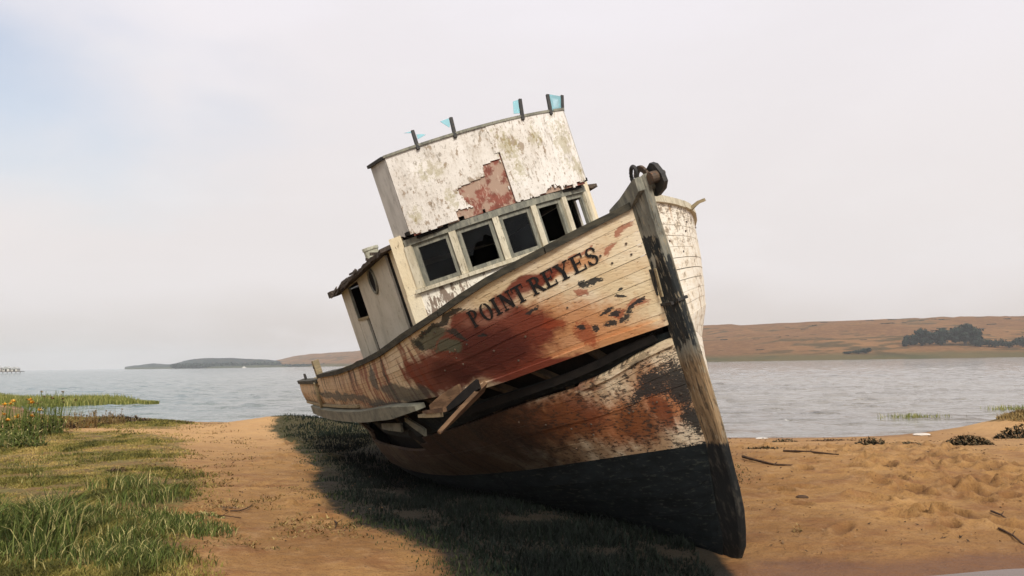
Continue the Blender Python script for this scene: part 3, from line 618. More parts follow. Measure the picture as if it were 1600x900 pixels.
# rail caps
def railcap(ua, ub, side, mat, name='rail_cap'):
    m_ = max(4, int((ub - ua) * 40)); u = np.linspace(ua, ub, m_); p = hull(u, np.full(m_, 4.), side); nn = hull_n(u, np.full(m_, 3.98), side); nn[:, 2] = 0; nn /= np.linalg.norm(nn, axis=1, keepdims=True)
    zt = .05 + .003 * rng.normal(size=(m_, 1)); w0, w1 = .035 + .003 * rng.normal(size=(m_, 1)), .12
    Z3 = np.array([[0, 0, 1.]]); lo = np.array([[0, 0, -.012]])
    V = np.concatenate([p + nn * w0 + lo, p + nn * w0 + Z3 * zt, p - nn * w1 + Z3 * zt, p - nn * w1 + lo]); Fc = []
    for r in range(4):
        for i in range(m_ - 1): Fc.append((r * m_ + i, r * m_ + i + 1, ((r + 1) % 4) * m_ + i + 1, ((r + 1) % 4) * m_ + i))
    Fc += [tuple(r * m_ for r in range(4)), tuple(r * m_ + m_ - 1 for r in range(4))[::-1]]
    q = MB(); q.add(V, Fc); return q.build(name, mat, boat)
for side in (-1, 1):
    for a, b2 in zip([.004, .13, .27, .42, .60, .825], [.128, .268, .418, .598, .80, .998]): railcap(a, b2, side, RAIL if side < 0 else FRAME)
# inside of the bulwark and the decks
u = np.linspace(.01, .995, 60); V = []; 
for side in (-1, 1):
    p = hull(u, np.full(60, 3.96), side); p[:, 1] *= .95; p[:, 0] -= .05; V.append(p.copy()); p = hull(u, np.full(60, 3.55), side); p[:, 1] *= .93; p[:, 0] = np.maximum(p[:, 0] - .14, -11.15); V.append(p)
V = np.concatenate([V[0], V[1], V[3], V[2]]); Fc = [(r * 60 + i, r * 60 + i + 1, (r + 1) * 60 + i + 1, (r + 1) * 60 + i) for r in range(3) for i in range(59)]
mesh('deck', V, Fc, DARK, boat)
# transom boards
for q in range(5):
    a, b2 = 3 + q / 5 + .004, 3 + (q + 1) / 5 - .004; A1, A2 = hull(1., a, -1), hull(1., b2, -1); m_ = MB()
    V = [A1, A1 * [1, -1, 1], A2 * [1, -1, 1], A2]; V = [v + np.array([d, 0, 0]) for d in (-.03, .01) for v in V]
    m_.add(V, [(0, 1, 2, 3), (7, 6, 5, 4), (0, 4, 5, 1), (1, 5, 6, 2), (2, 6, 7, 3), (3, 7, 4, 0)]); m_.build('transom_board', FADEW, boat)
# closing panel under the counter
kk = np.linspace(0, 3, 13); p = hull(np.full(13, 1.), kk, -1); V = list(p) + list(p * [1, -1, 1]); mesh('counter', V, [(i, i + 1, 13 + i + 1, 13 + i) for i in range(12)], TAR, boat)
# fender timber along the quarter
m_ = MB(); us = np.linspace(u_of(-2.35), .93, 26); p = hull(us, np.full(26, 2.98), -1); nn = hull_n(us, np.full(26, 3.), -1); nn[:, 2] = 0
for i in range(25):
    t0, t1 = min(1, .35 + i * .2), min(1, .35 + (i + 1) * .2)
    m_.bar(p[i] + nn[i] * .07 - [0, 0, .05], p[i + 1] + nn[i + 1] * .07 - [0, 0, .05], .12, .15 * t0, (0, 0, 1), .12, .15 * t1)
m_.build('rub_rail', FEND, boat)
m_ = MB(); us = np.linspace(.62, .98, 10); p = hull(us, np.full(10, 3.12), -1); nn = hull_n(us, np.full(10, 3.1), -1)
for i in range(9): m_.bar(p[i] + nn[i] * .02, p[i + 1] + nn[i + 1] * .02, .04, .035, (0, 0, 1))
m_.build('rubbing_strip', FADEW, boat)
# stern post of the bulwark, small pins on the aft rail
ub = .815; p = hull(ub, 4., -1); m_ = MB(); m_.box((p[0] - .09, p[1] + .0, p[2] - .1), (p[0] + .08, p[1] + .10, p[2] + .29)); m_.build('bollard_post', FADEW, boat)
m_ = MB(); m_.tube([p + [-.01, -.014, .18], p + [-.01, .01, .18]], .022, 8); m_.build('bolt', IROND, boat)
for q in (.95,): p = hull(q, 4., -1); m_ = MB(); m_.tube([p + [0, .06, 0], p + [0, .06, .16]], [.03, .022], 8); m_.build('rail_pin', IROND, boat)
p = hull(.83, 4., -1); p2_ = hull(.845, 3.0, -1); m_ = MB(); m_.bar(p + [0, -.03, .0], p2_ + [0, -.06, 0], .06, .05, (1, 0, 0)); m_.build('bulwark_stanchion', FADEW, boat)

# torn planks hanging out of the gap
def boatpt(px, py, y_):         # point of the boat's own frame where a line of sight meets y = y_
    Mx = np.stack([Fv, Pv, Uv], 1); d = (fw + RT * (px - 800) / F_PX - UP * (py - 450) / F_PX) @ Mx; o = (np.array([0, 0, CAM_H]) - BO) @ Mx
    return o + d * ((y_ - o[1]) / d[1])
def shard(a, b2, w0, w1, th, upv, mat, name='broken_plank'):
    m_ = MB(); a, b2 = np.array(a), np.array(b2); k = 5
    for i in range(k):
        t0, t1 = i / k, (i + 1) / k; ww = lambda t: w0 + (w1 - w0) * t ** 2.2
        m_.bar(a + (b2 - a) * t0, a + (b2 - a) * t1, ww(t0) * rng.uniform(.96, 1.04), th, upv, ww(t1), th)
    return m_.build(name, mat, boat)
shard(boatpt(757, 604, -1.36), boatpt(686, 676, -2.02), .11, .02, .035, (0, -1, .4), BROKE)
shard(boatpt(722, 616, -1.5), boatpt(674, 640, -1.72), .20, .09, .03, (0, -1, .1), BROKE)
shard(boatpt(748, 600, -1.45), boatpt(700, 640, -1.7), .10, .05, .03, (.1, -1, .3), DARK)
shard(boatpt(694, 640, -1.86), boatpt(662, 644, -1.84), .04, .025, .025, (0, -1, .2), BROKE)
shard(boatpt(690, 647, -1.86), boatpt(655, 650, -1.8), .05, .03, .025, (0, -1, .2), FADEW)
shard(boatpt(628, 668, -1.66), boatpt(598, 666, -1.70), .10, .07, .03, (0, -1, .2), FEND)
shard(boatpt(665, 676, -1.6), boatpt(634, 655, -1.66), .08, .05, .03, (0, -1, .2), FEND)
shard(boatpt(590, 655, -1.8), boatpt(560, 652, -1.8), .05, .03, .03, (0, -1, .2), DARK)
shard(boatpt(672, 690, -1.5), boatpt(640, 676, -1.6), .10, .07, .03, (0, -1, .2), DARK)

# ---- the name, painted letter by letter on the planks
def seg(x, y, x0, y0, x1, y1, w): 
    ex, ey = x1 - x0, y1 - y0; t = np.clip(((x - x0) * ex + (y - y0) * ey) / (ex * ex + ey * ey), 0, 1); return np.abs((x - x0) * ey - (y - y0) * ex) / math.hypot(ex, ey) < w / 2
def rc(x, y, a, b2, c, d): return (x >= a) & (x <= c) & (y >= b2) & (y <= d)
def ring(x, y, cx, cy, ro, so, ri, si): return (((x - cx) / ro) ** 2 + ((y - cy) / so) ** 2 <= 1) & ~(((x - cx) / ri) ** 2 + ((y - cy) / si) ** 2 < 1)
def glyph(ch, x, y):
    T = .10
    if ch == 'P': return rc(x, y, .10, 0, .38, 1) | rc(x, y, 0, 0, .48, T) | rc(x, y, 0, 1 - T, .4, 1) | (ring(x, y, .40, .73, .50, .27, .25, .195) & (x > .36))
    if ch == 'O': return ring(x, y, .5, .5, .5, .52, .26, .44)
    if ch == 'I': return rc(x, y, .27, 0, .73, 1) | rc(x, y, 0, 0, 1, T) | rc(x, y, 0, 1 - T, 1, 1)
    if ch == 'N': return rc(x, y, .12, 0, .24, 1) | rc(x, y, .76, 0, .88, 1) | (seg(x, y, .17, 1, .83, 0, .26) & (x > .12) & (x < .88)) | rc(x, y, 0, 0, .35, T) | rc(x, y, 0, 1 - T, .3, 1) | rc(x, y, .65, 1 - T, 1, 1)
    if ch == 'T': return rc(x, y, .37, 0, .63, 1) | rc(x, y, .02, 1 - T, .98, 1) | rc(x, y, .22, 0, .78, T) | rc(x, y, .02, .72, .10, 1) | rc(x, y, .90, .72, .98, 1)
    if ch == 'R': return rc(x, y, .12, 0, .34, 1) | rc(x, y, 0, 0, .46, T) | rc(x, y, 0, 1 - T, .4, 1) | (ring(x, y, .38, .75, .42, .25, .2, .175) & (x > .34)) | (seg(x, y, .45, .52, .86, 0, .22) & (y < .52)) | rc(x, y, .72, 0, 1, T)
    if ch == 'E': return rc(x, y, .14, 0, .38, 1) | rc(x, y, 0, 0, .95, T) | rc(x, y, 0, 1 - T, .92, 1) | rc(x, y, .38, .47, .68, .55) | rc(x, y, .62, .36, .69, .66) | rc(x, y, .87, 0, .95, .3) | rc(x, y, .84, .72, .92, 1)
    if ch == 'Y': return rc(x, y, .38, 0, .62, .48) | (seg(x, y, .2, 1, .5, .42, .22) & (y > .40)) | (seg(x, y, .84, 1, .53, .42, .09) & (y > .40)) | rc(x, y, .22, 0, .78, T) | rc(x, y, 0, 1 - T, .42, 1) | rc(x, y, .66, 1 - T, 1, 1)
    if ch == 'S':
        up_ = ring(x, y, .5, .745, .42, .275, .2, .19) & ~((x > .5) & (y < .745) & (y > .40)) ; lo_ = ring(x, y, .5, .265, .45, .285, .22, .2) & ~((x < .5) & (y > .265) & (y < .6))
        return up_ | lo_ | seg(x, y, .25, .64, .76, .38, .2) & rc(x, y, .2, .38, .8, .64) | rc(x, y, .78, .66, .87, .92) | rc(x, y, .08, .08, .16, .34)
NAME = [('P', 1.705, .125), ('O', 1.552, .13), ('I', 1.432, .075), ('N', 1.298, .145), ('T', 1.155, .13), ('R', .968, .14), ('E', .835, .12), ('Y', .698, .14), ('E', .553, .125), ('S', .423, .105)]
for ch, sc_, wd in NAME:
    nx, ny = 30, 34; gx, gy = np.meshgrid((np.arange(nx) + .5) / nx, (np.arange(ny) + .5) / ny, indexing='ij'); keep = glyph(ch, gx, gy) & (fbm(gx * 5 + sc_ * 30, gy * 5, 4, 9) > -.30)
    cap = .150 + .012 * (sc_ - .4) / 1.3; vx, vy = np.meshgrid(np.arange(nx + 1) / nx, np.arange(ny + 1) / ny, indexing='ij')
    ss_ = sc_ + wd / 2 - vx * wd + vy * cap * .0; zz = 2.668 + (1.78 - ss_) * .170 + vy * cap; uq = u_at(ss_); z3 = hull(uq, np.full(uq.shape, 3.), -1)[..., 2]; z4 = hull(uq, np.full(uq.shape, 3.9999), -1)[..., 2]
    kq = 3 + np.clip((zz - z3) / (z4 - z3), 0.01, .99); Pt = hull(uq, kq, -1) + hull_n(uq, kq, -1) * .0055
    idx = np.arange((nx + 1) * (ny + 1)).reshape(nx + 1, ny + 1); Fc = [(idx[i, j_], idx[i + 1, j_], idx[i + 1, j_ + 1], idx[i, j_ + 1]) for i in range(nx) for j_ in range(ny) if keep[i, j_]]
    used = sorted({v for f_ in Fc for v in f_}); mp = {v: i for i, v in enumerate(used)}; Vf = Pt.reshape(-1, 3)
    mesh('letter', [Vf[v] for v in used], [tuple(mp[v] for v in f_) for f_ in Fc], LETT, boat, label='black serif letter ' + ch)

# ---- wheelhouse: bowed front with five windows
HW_, AX, BUL = 1.29, -2.80, .60
def front(y, off=0.):
    y = np.asarray(y, float); x = AX + BUL * (1 - (y / HW_) ** 2); dxdy = -2 * BUL * y / HW_ ** 2; nl = np.sqrt(1 + dxdy ** 2)
    return np.stack([x + off / nl, y - off * dxdy / nl], -1)
def sheet(name, fn, ya, yb, za, zb, off, th, mat, keep=None, step=.12, zstep=None, parent=None, smooth=False, **kw):
    """a thin curved board that follows a plan curve fn(y, off)"""
    ny_ = max(1, int(round((yb - ya) / step))); nz_ = 1 if zstep is None else max(1, int(round((zb - za) / zstep)))
    ys = np.linspace(ya, yb, ny_ + 1); zs = np.linspace(za, zb, nz_ + 1)
    O_ = fn(ys, off); I_ = fn(ys, off - th); N_ = (ny_ + 1) * (nz_ + 1)
    V = [(O_[i][0], O_[i][1], z_) for i in range(ny_ + 1) for z_ in zs] + [(I_[i][0], I_[i][1], z_) for i in range(ny_ + 1) for z_ in zs]
    K = np.ones((ny_, nz_), bool) if keep is None else keep((ys[:-1] + ys[1:])[:, None] / 2, (zs[:-1] + zs[1:])[None] / 2)
    K = np.broadcast_to(K, (ny_, nz_)); Fc = []; id_ = lambda i, j_: i * (nz_ + 1) + j_; kk = lambda i, j_: 0 <= i < ny_ and 0 <= j_ < nz_ and K[i, j_]
    for i in range(ny_):
        for j_ in range(nz_):
            if not K[i, j_]: continue
            q = [id_(i, j_), id_(i + 1, j_), id_(i + 1, j_ + 1), id_(i, j_ + 1)]; Fc += [tuple(q), tuple(v + N_ for v in q[::-1])]
            for (di, dj), (a, b2) in (((0, -1), (0, 1)), ((1, 0), (1, 2)), ((0, 1), (2, 3)), ((-1, 0), (3, 0))):
                if not kk(i + di, j_ + dj): Fc.append((q[b2], q[a], q[a] + N_, q[b2] + N_))
    used = sorted({v for f_ in Fc for v in f_}); mp = {v: i for i, v in enumerate(used)}
    return mesh(name, [V[v] for v in used], [tuple(mp[v] for v in f_) for f_ in Fc], mat, parent or boat, smooth, **kw)
SILL, HEAD = 3.165, 3.665
WB = [-1.14, -.70, -.235, .235, .70, 1.14]
sheet('front_wall', front, -HW_, HW_, 2.25, SILL - .03, 0, .04, WALLF)
sheet('corner_board', front, -HW_, WB[0] - .035, SILL - .028, HEAD + .14, 0.002, .04, CORNR); sheet('corner_board', front, WB[-1] + .035, HW_, SILL - .028, HEAD + .14, 0.002, .04, CORNR)
sheet('corner_board', front, -HW_ - .004, -1.17, 2.25, SILL - .034, .006, .012, CORNR)
sheet('window_sill', front, -1.19, 1.19, SILL - .026, SILL + .016, .05, .10, FRAME)
sheet('window_header', front, -1.16, 1.16, HEAD + .002, HEAD + .075, .02, .07, SASH)
for y in WB: sheet('mullion', front, y - .034, y + .034, SILL + .018, HEAD, .022, .08, FRAME, step=.04)
for q, (a, b2) in enumerate(zip(WB, WB[1:])):
    a, b2 = a + .036, b2 - .036; w_ = empty('window', (0, 0, 0)); w_.parent = boat
    for nm, (ya, yb, za, zb) in dict(l=(a, a + .045, SILL + .018, HEAD - .002), r=(b2 - .045, b2, SILL + .018, HEAD - .002), t=(a + .046, b2 - .046, HEAD - .05, HEAD - .002), b=(a + .046, b2 - .046, SILL + .018, SILL + .06)).items():
        sheet('sash_rail', front, ya, yb, za, zb, -.012, .04, SASH, step=.08, parent=w_)
    if q in (0, 2): sheet('pane', front, a + .047, b2 - .047, SILL + .062, HEAD - .052, -.03, .006, PANE, parent=w_)
    if q == 1: sheet('pane', front, a + .047, b2 - .047, SILL + .062, HEAD - .052, -.03, .006, PANE, keep=lambda y, z: (z - 3.42) + .9 * np.abs(y + .40) - .10 + .12 * fbm(y * 14, z * 14, 2, 3) > 0, step=.012, zstep=.012, parent=w_)

# sides of the house (y = -1.29 seen, y = +1.29 beyond), each panel and opening where it stands
def ztop(x): return 3.68 + (x + 2.8) * .058
def sidepanel(name, x0, x1, z0a, z0b, y, mat, th=.03, zt=None):
    m_ = MB(); sg = 1 if y > 0 else -1; t0 = ztop(x0) + .016 if zt is None else zt; t1 = ztop(x1) + .016 if zt is None else zt
    m_.prism([(x0, z0a), (x1, z0b), (x1, t1), (x0, t0)], 'y', y, y - sg * th); return m_.build(name, mat, boat)
sidepanel('side_panel', -2.99, -2.83, 2.25, 2.25, -1.285, CORNR)
sidepanel('seam_shade', -3.20, -2.99, 2.2, 2.2, -1.262, DARK)  # dark strip added for the shade inside the open corner gap
sidepanel('side_panel', -4.99, -3.20, 2.2, 2.2, -1.29, WALLS)
sidepanel('side_panel', -6.27, -5.72, 2.1, 2.1, -1.29, WALLS)
sidepanel('door_lintel', -5.72, -4.99, 3.55, 3.55, -1.288, WALLS)
sidepanel('door', -5.72, -5.20, 2.1, 2.1, -1.283, WALLS, zt=3.03)
m_ = MB(); m_.box((-5.70, -1.30, 3.032), (-5.0, -1.25, 3.065)); m_.build('door_rail', FADEW, boat)
m_ = MB(); m_.prism([(-5.715, 3.04), (-5.67, 3.04), (-5.67, 3.55), (-5.715, 3.55)], 'y', -1.292, -1.26); m_.build('door_jamb', SASH, boat)
# oval port light
m_ = MB(); cx, cz = -4.10, 3.46
t = np.linspace(0, 2 * math.pi, 20, endpoint=False); rim = [(cx + .16 * math.cos(q), -1.298, cz + .155 * math.sin(q)) for q in t]; m_.tube(rim + rim[:2], .02, 6, False); pl_ = m_.build('porthole', SASH, boat)
m_ = MB(); m_.prism([(cx + .15 * math.cos(q), cz + .145 * math.sin(q)) for q in t], 'y', -1.296, -1.291); m_.build('pane', DARK, pl_)
# port side, with an empty window behind the corner post
sidepanel('side_panel', -2.98, -2.83, 2.25, 2.25, 1.285, WALLS)
sidepanel('side_panel', -6.27, -3.22, 2.2, 2.2, 1.285, WALLS)
sidepanel('side_panel', -3.22, -2.98, 2.2, 2.2, 1.285, WALLS, zt=3.15); sidepanel('side_panel', -3.22, -2.98, 3.62, 3.62, 1.285, WALLS)
m_ = MB(); m_.prism([(-1.255, 2.1), (1.255, 2.1), (1.255, 3.50), (.6, 3.572), (0, 3.595), (-.6, 3.572), (-1.255, 3.50)], 'x', -6.27, -6.23); m_.build('rear_wall', WALLS, boat)
m_ = MB(); m_.prism([(-6.2, 2.21), (-3.24, 2.21), (-3.24, ztop(-3.24) - .004), (-6.2, ztop(-6.2) - .004)], 'y', 1.215, 1.24); m_.build('cabin_blackout', DARK, boat)  # dark boards added so no sunlit wall shows through the windows
m_ = MB(); m_.box((-6.21, -1.2, 2.21), (-6.19, 1.21, 3.50)); m_.build('cabin_blackout', DARK, boat)  # another dark board, added at the rear to keep the cabin black
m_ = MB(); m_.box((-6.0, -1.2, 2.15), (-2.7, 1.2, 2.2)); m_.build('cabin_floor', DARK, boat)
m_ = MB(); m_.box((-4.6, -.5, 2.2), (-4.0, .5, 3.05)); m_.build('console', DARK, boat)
# roof with a ragged felt edge
xs = np.linspace(-6.34, -2.80, 64); ys = np.linspace(-1.42, 1.42, 15); V = []
for top_ in (1, 0):
    for i, x in enumerate(xs):
        for y in ys:
            e = 0 if abs(y) < 1.41 else .035 * fbm(x * 6, y, 3, 12); V.append((x, y * (1 + e), ztop(x) + .045 * top_ + .10 * (1 - (y / 1.42) ** 2) + .006 + (.04 * fbm(x * 9, y * 3, 2, 14) if abs(y) > 1.2 else 0)))
nn_ = 64 * 15; Fc = [(i * 15 + j_, (i + 1) * 15 + j_, (i + 1) * 15 + j_ + 1, i * 15 + j_ + 1) for i in range(63) for j_ in range(14)]; Fc += [tuple(v + nn_ for v in f_[::-1]) for f_ in Fc]
for i in range(63): Fc += [(i * 15, i * 15 + nn_, (i + 1) * 15 + nn_, (i + 1) * 15), (i * 15 + 14, (i + 1) * 15 + 14, (i + 1) * 15 + 14 + nn_, i * 15 + 14 + nn_)]
for j_ in range(14): Fc += [(j_, j_ + 1, j_ + 1 + nn_, j_ + nn_), (63 * 15 + j_, 63 * 15 + j_ + nn_, 63 * 15 + j_ + 1 + nn_, 63 * 15 + j_ + 1)]
rf = mesh('roof', V, Fc, SHRED, boat)
for k in range(18):            # torn strips along the eave
    x = rng.uniform(-6.2, -2.75); m_ = MB(); L = rng.uniform(.08, .3); zz = ztop(x) + .03
    m_.bar((x, -1.40 - rng.uniform(0, .03), zz + rng.uniform(-.02, .05)), (x - L, -1.41 - rng.uniform(0, .05), zz - L * .06 + rng.uniform(-.05, .05)), rng.uniform(.02, .05), .012, (0, -1, .3)); m_.build('felt_strip', SHRED, rf)
m_ = MB(); m_.box((-6.50, -1.44, 3.48), (-6.2, -1.30, 3.57)); m_.build('eave_block', SHRED, boat)
m_ = MB(); q = np.array([-4.9, -1.0, ztop(-4.9) + .06]); m_.tube([q, q + [0, 0, .30]], .10, 14); m_.tube([q + [0, 0, .27], q + [0, 0, .31]], .112, 14); m_.build('roof_vent', STACKM, boat)

# ---- upper bridge: bowed plywood breastwork, its face peeled back
def fly(y, off=0.):
    y = np.asarray(y, float); x = -2.16 - .40 * (y / 1.25) ** 2 - .02; d_ = -.8 * y / 1.25 ** 2; nl = np.sqrt(1 + d_ ** 2)
    return np.stack([x + off / nl, y - off * d_ / nl], -1)
FB, FT = 3.74, 4.64
def fbot(y): return FB + .02 + .05 * fbm(y * 6, 0 * y, 4, 91) + .035 * (fbm(y * 26, 0 * y, 2, 93))
def keepA(y, z):
    k = z > fbot(y) + np.where((y > -.62) & (y < -.30), .10, 0) * (fbm(y * 11, z * 3, 3, 8) > -.1)
    red = polydist(y, z, [(-.55, 4.08), (-.20, 4.13), (-.18, 4.24), (.03, 4.27), (.03, 3.6), (-.34, 3.6)]) + .05 * fbm(y * 13, z * 13, 4, 95) > 0
    return k & ~red
def keepB(y, z):
    k = z > fbot(y) - .01 + np.where(y > .55, .035, 0) * (fbm(y * 15, z * 4, 3, 18) > -.05) + .05 * np.exp(-((y - .55) / .09) ** 2)
    return k & (y > .045 + .03 * fbm(z * 9, 0 * z, 3, 19) - np.where(z > 4.33, .06, 0))
sheet('backing_board', fly, -1.12, 1.12, FB + .005, FT - .02, -.018, .02, REDM, keep=lambda y, z: z > FB + .01 + .06 * np.abs(fbm(y * 17, 0 * y, 3, 61)) + 0 * z, step=.03, zstep=.04)
sheet('plywood_sheet', fly, -1.12, .03, FB - .05, FT, 0, .014, FLYM, keep=keepA, step=.0135, zstep=.0135)
sheet('plywood_sheet', fly, -.02, 1.12, FB - .05, FT, .010, .014, FLYM, keep=keepB, step=.0135, zstep=.0135)
sheet('drip_board', fly, -1.08, 1.08, FB - .03, FB + .006, -.05, .04, DARK)
def facet(name, p, q, za, zb, mat, th=.02):
    m_ = MB(); p, q = np.array(p), np.array(q); d = (q - p) / np.linalg.norm(q - p); nrm = np.array([d[1], -d[0]]) * th; NX = 14
    top_ = []
    V = []
    for i in range(NX + 1):
        c_ = p + (q - p) * i / NX; zl = za + .05 * fbm(i * .7, 3., 3, 77)
        for oo in (0, 1): V += [(c_[0] + nrm[0] * oo, c_[1] + nrm[1] * oo, zl), (c_[0] + nrm[0] * oo, c_[1] + nrm[1] * oo, zb)]
    Fc = []
    for i in range(NX):
        a = i * 4; b2 = a + 4; Fc += [(a, b2, b2 + 1, a + 1), (a + 2, a + 3, b2 + 3, b2 + 2), (a + 1, b2 + 1, b2 + 3, a + 3), (a, a + 2, b2 + 2, b2)]
    Fc += [(0, 1, 3, 2), (NX * 4, NX * 4 + 2, NX * 4 + 3, NX * 4 + 1)]
    m_.add(V, Fc); return m_.build(name, mat, boat)
for sg in (-1, 1):
    facet('side_facet', (-2.52, sg * 1.125), (-2.83, sg * 1.215), FB + .04, FT - .008, GREYP)
m_ = MB(); ys = np.linspace(-1.13, 1.13, 25); p = [(*fly(y, -.005), FT + .015) for y in ys]
for i in range(24): m_.bar(p[i], p[i + 1], .055, .028)
m_.build('rim_cap', SASH, boat)
for sg in (-1, 1):
    m_ = MB(); m_.bar((-2.53, sg * 1.125, FT + .012), (-2.85, sg * 1.22, FT + .004), .06, .035); m_.build('rim_cap', IROND, boat)
m_ = MB(); m_.box((-2.84, -1.15, FB + .03), (-2.50, 1.15, FB + .07)); m_.build('bridge_floor', DARK, boat)
# windscreen stanchions leaning out over the rim, with scraps of blue acrylic
ST = [(-.78, .19, .02), (-.38, .20, .04), (.45, .21, .07), (.88, .21, .06), (1.20, .2, .10)]
tops = []
for y, h, lean in ST:
    x0, y0 = fly(min(y, 1.12), .02); y0 = max(y0, y) if y > 1.12 else y0
    if y > 1.12: x0, y0 = -2.60, 1.155
    m_ = MB(); lo_, hi_ = np.array([x0, y0, FT - .03]), np.array([x0 - .05, y0 + lean, FT + h]); m_.bar(lo_, hi_, .036, .035, (1, 0, 0), .034, .03); so_ = m_.build('screen_stanchion', IROND, boat); tops.append((lo_, hi_, so_))
def scrap(par, pts):
    m_ = MB(); P3 = [np.array(p) for p in pts]; nn = np.cross(P3[1] - P3[0], P3[2] - P3[0]); nn = nn / np.linalg.norm(nn) * .005; k = len(P3)
    m_.add([tuple(p) for p in P3] + [tuple(p + nn) for p in P3], [tuple(range(k)), tuple(range(k, 2 * k))[::-1]] + [(i, k + i, k + (i + 1) % k, (i + 1) % k) for i in range(k)]); m_.build('acrylic_scrap', AQUA, par)
def on(i, t, dy=0., dz=0.): lo_, hi_, _ = tops[i]; return lo_ + (hi_ - lo_) * t + np.array([0, dy, dz])
scrap(tops[0][2], [on(0, .75, .03), on(0, .5, .03), on(0, .62, .13), on(0, .70, .09)])
scrap(tops[0][2], [on(0, .98, -.02), on(0, .9, -.02), on(0, .99, -.10)])
scrap(tops[1][2], [on(1, 1., -.025), on(1, .7, -.025), on(1, .55, -.04), on(1, .95, -.13)])
scrap(tops[2][2], [on(2, 1., -.025), on(2, .35, -.025), on(2, .40, -.10), on(2, .98, -.09)])
scrap(tops[3][2], [on(3, .18, .025), on(4, .2, -.02), on(4, .98, -.02), on(3, .99, .025)])

# ---- bow fittings
def plate(name, poly, y0, y1, mat, bev=.0): m_ = MB(); m_.prism(poly, 'y', y0, y1); return m_.build(name, mat, boat)
ar = plate('anchor_roller', [tuple(boatpt(*q, .07)[[0, 2]]) for q in [(1012, 263), (1017, 254), (1024, 256), (1035, 270), (1040, 283), (1038, 295), (1029, 306), (1023, 305), (1027, 292), (1021, 277)]], .055, .095, IROND)
m_ = MB(); m_.tube([(.66, -.01, 3.43), (.66, .055, 3.43)], .05, 14); m_.build('roller_drum', IRON, ar)
m_ = MB(); m_.tube([(.70, .095, 3.44), (.70, .108, 3.44)], .022, 10); m_.build('bolt', IRON, ar)
m_ = MB(); t = np.linspace(0, 2 * math.pi, 18, endpoint=False); rr_ = [(.50 + .045 * math.cos(q) + .02 * math.sin(q), -.045, 3.505 + .065 * math.sin(q)) for q in t]; m_.tube(rr_ + rr_[:2], .017, 7, False); m_.bar((.47, -.045, 3.38), (.49, -.045, 3.45), .035, .03, (1, 0, 0)); m_.build('mooring_eye', IROND, boat)
m_ = MB(); pts = [(.50 + .09 * math.sin(q), .02, 3.44 + .10 * math.cos(q)) for q in np.linspace(-1.2, 1.3, 9)]
for i in range(8): m_.bar(pts[i], pts[i + 1], .05, .022, (0, 1, 0))
m_.build('chain_guide', IRON, boat)
m_ = MB(); pts = [boatpt(1079, 327, .96), boatpt(1085, 321, .99), boatpt(1091, 316, 1.02), boatpt(1101, 312, 1.06)]
for i in range(3): m_.bar(pts[i], pts[i + 1], .09 - i * .015, .03, (0, 0, 1), .09 - (i + 1) * .015, .03)
m_.build('mooring_horn', FADEW, boat)
for k in range(44):             # iron fastenings bleeding rust through the paint
    uq, kq = rng.uniform(.02, .33), (rng.uniform(3.05, 3.95) if k % 2 else rng.uniform(1.1, 1.9)); sd_ = -1 if k < 34 else 1; kv = (math.floor(kq * 10) + .5) / 10 if kq > 3 else (math.floor((kq - 1) * 7) + .5) / 7 + 1
    p = hull(uq, kv, sd_); nn = hull_n(np.array(uq), np.array(kv), sd_); m_ = MB(); m_.tube([p, p + nn * .010], [.011, .008], 7); m_.build('nail_head', IRON, boat)

# ================================================================= PLANTS AND THINGS ON THE BEACH
def leaf_mat(name, dark, mid, light, rough=.75, trans=.15):
    m, n, b = material(name); t = n.new('ShaderNodeAttribute', attribute_name='tone').outputs['Fac']
    c = n.mix(n.ss(t, 0, .55), lin(dark), lin(mid)); c = n.mix(n.ss(t, .5, 1.), c, lin(light))
    n.put(b.inputs['Base Color'], c); b.inputs['Roughness'].default_value = rough; b.inputs['Specular IOR Level'].default_value = .15; return m
GL = leaf_mat('turf_grass', (72, 72, 34), (124, 116, 56), (172, 148, 88))
GT = leaf_mat('tall_grass_green', (52, 62, 28), (92, 104, 48), (176, 164, 108))
GB = leaf_mat('shaded_grass', (9, 15, 12), (18, 29, 20), (62, 68, 38))  # the hull's shadow is put into these blade colours
GM = leaf_mat('marsh_green', (90, 98, 44), (120, 124, 60), (160, 154, 92))
GR = leaf_mat('dry_weed', (84, 70, 40), (120, 98, 58), (162, 138, 88))
KELP = leaf_mat('dark_seaweed', (26, 26, 20), (46, 44, 32), (84, 74, 50))
PURP = leaf_mat('purple_brown_seaweed', (48, 38, 34), (76, 60, 50), (116, 96, 72))
CYP = leaf_mat('cypress_green', (18, 30, 26), (30, 44, 36), (54, 68, 54))
YEL = leaf_mat('yellow_petals', (196, 138, 34), (224, 170, 56), (238, 200, 110))
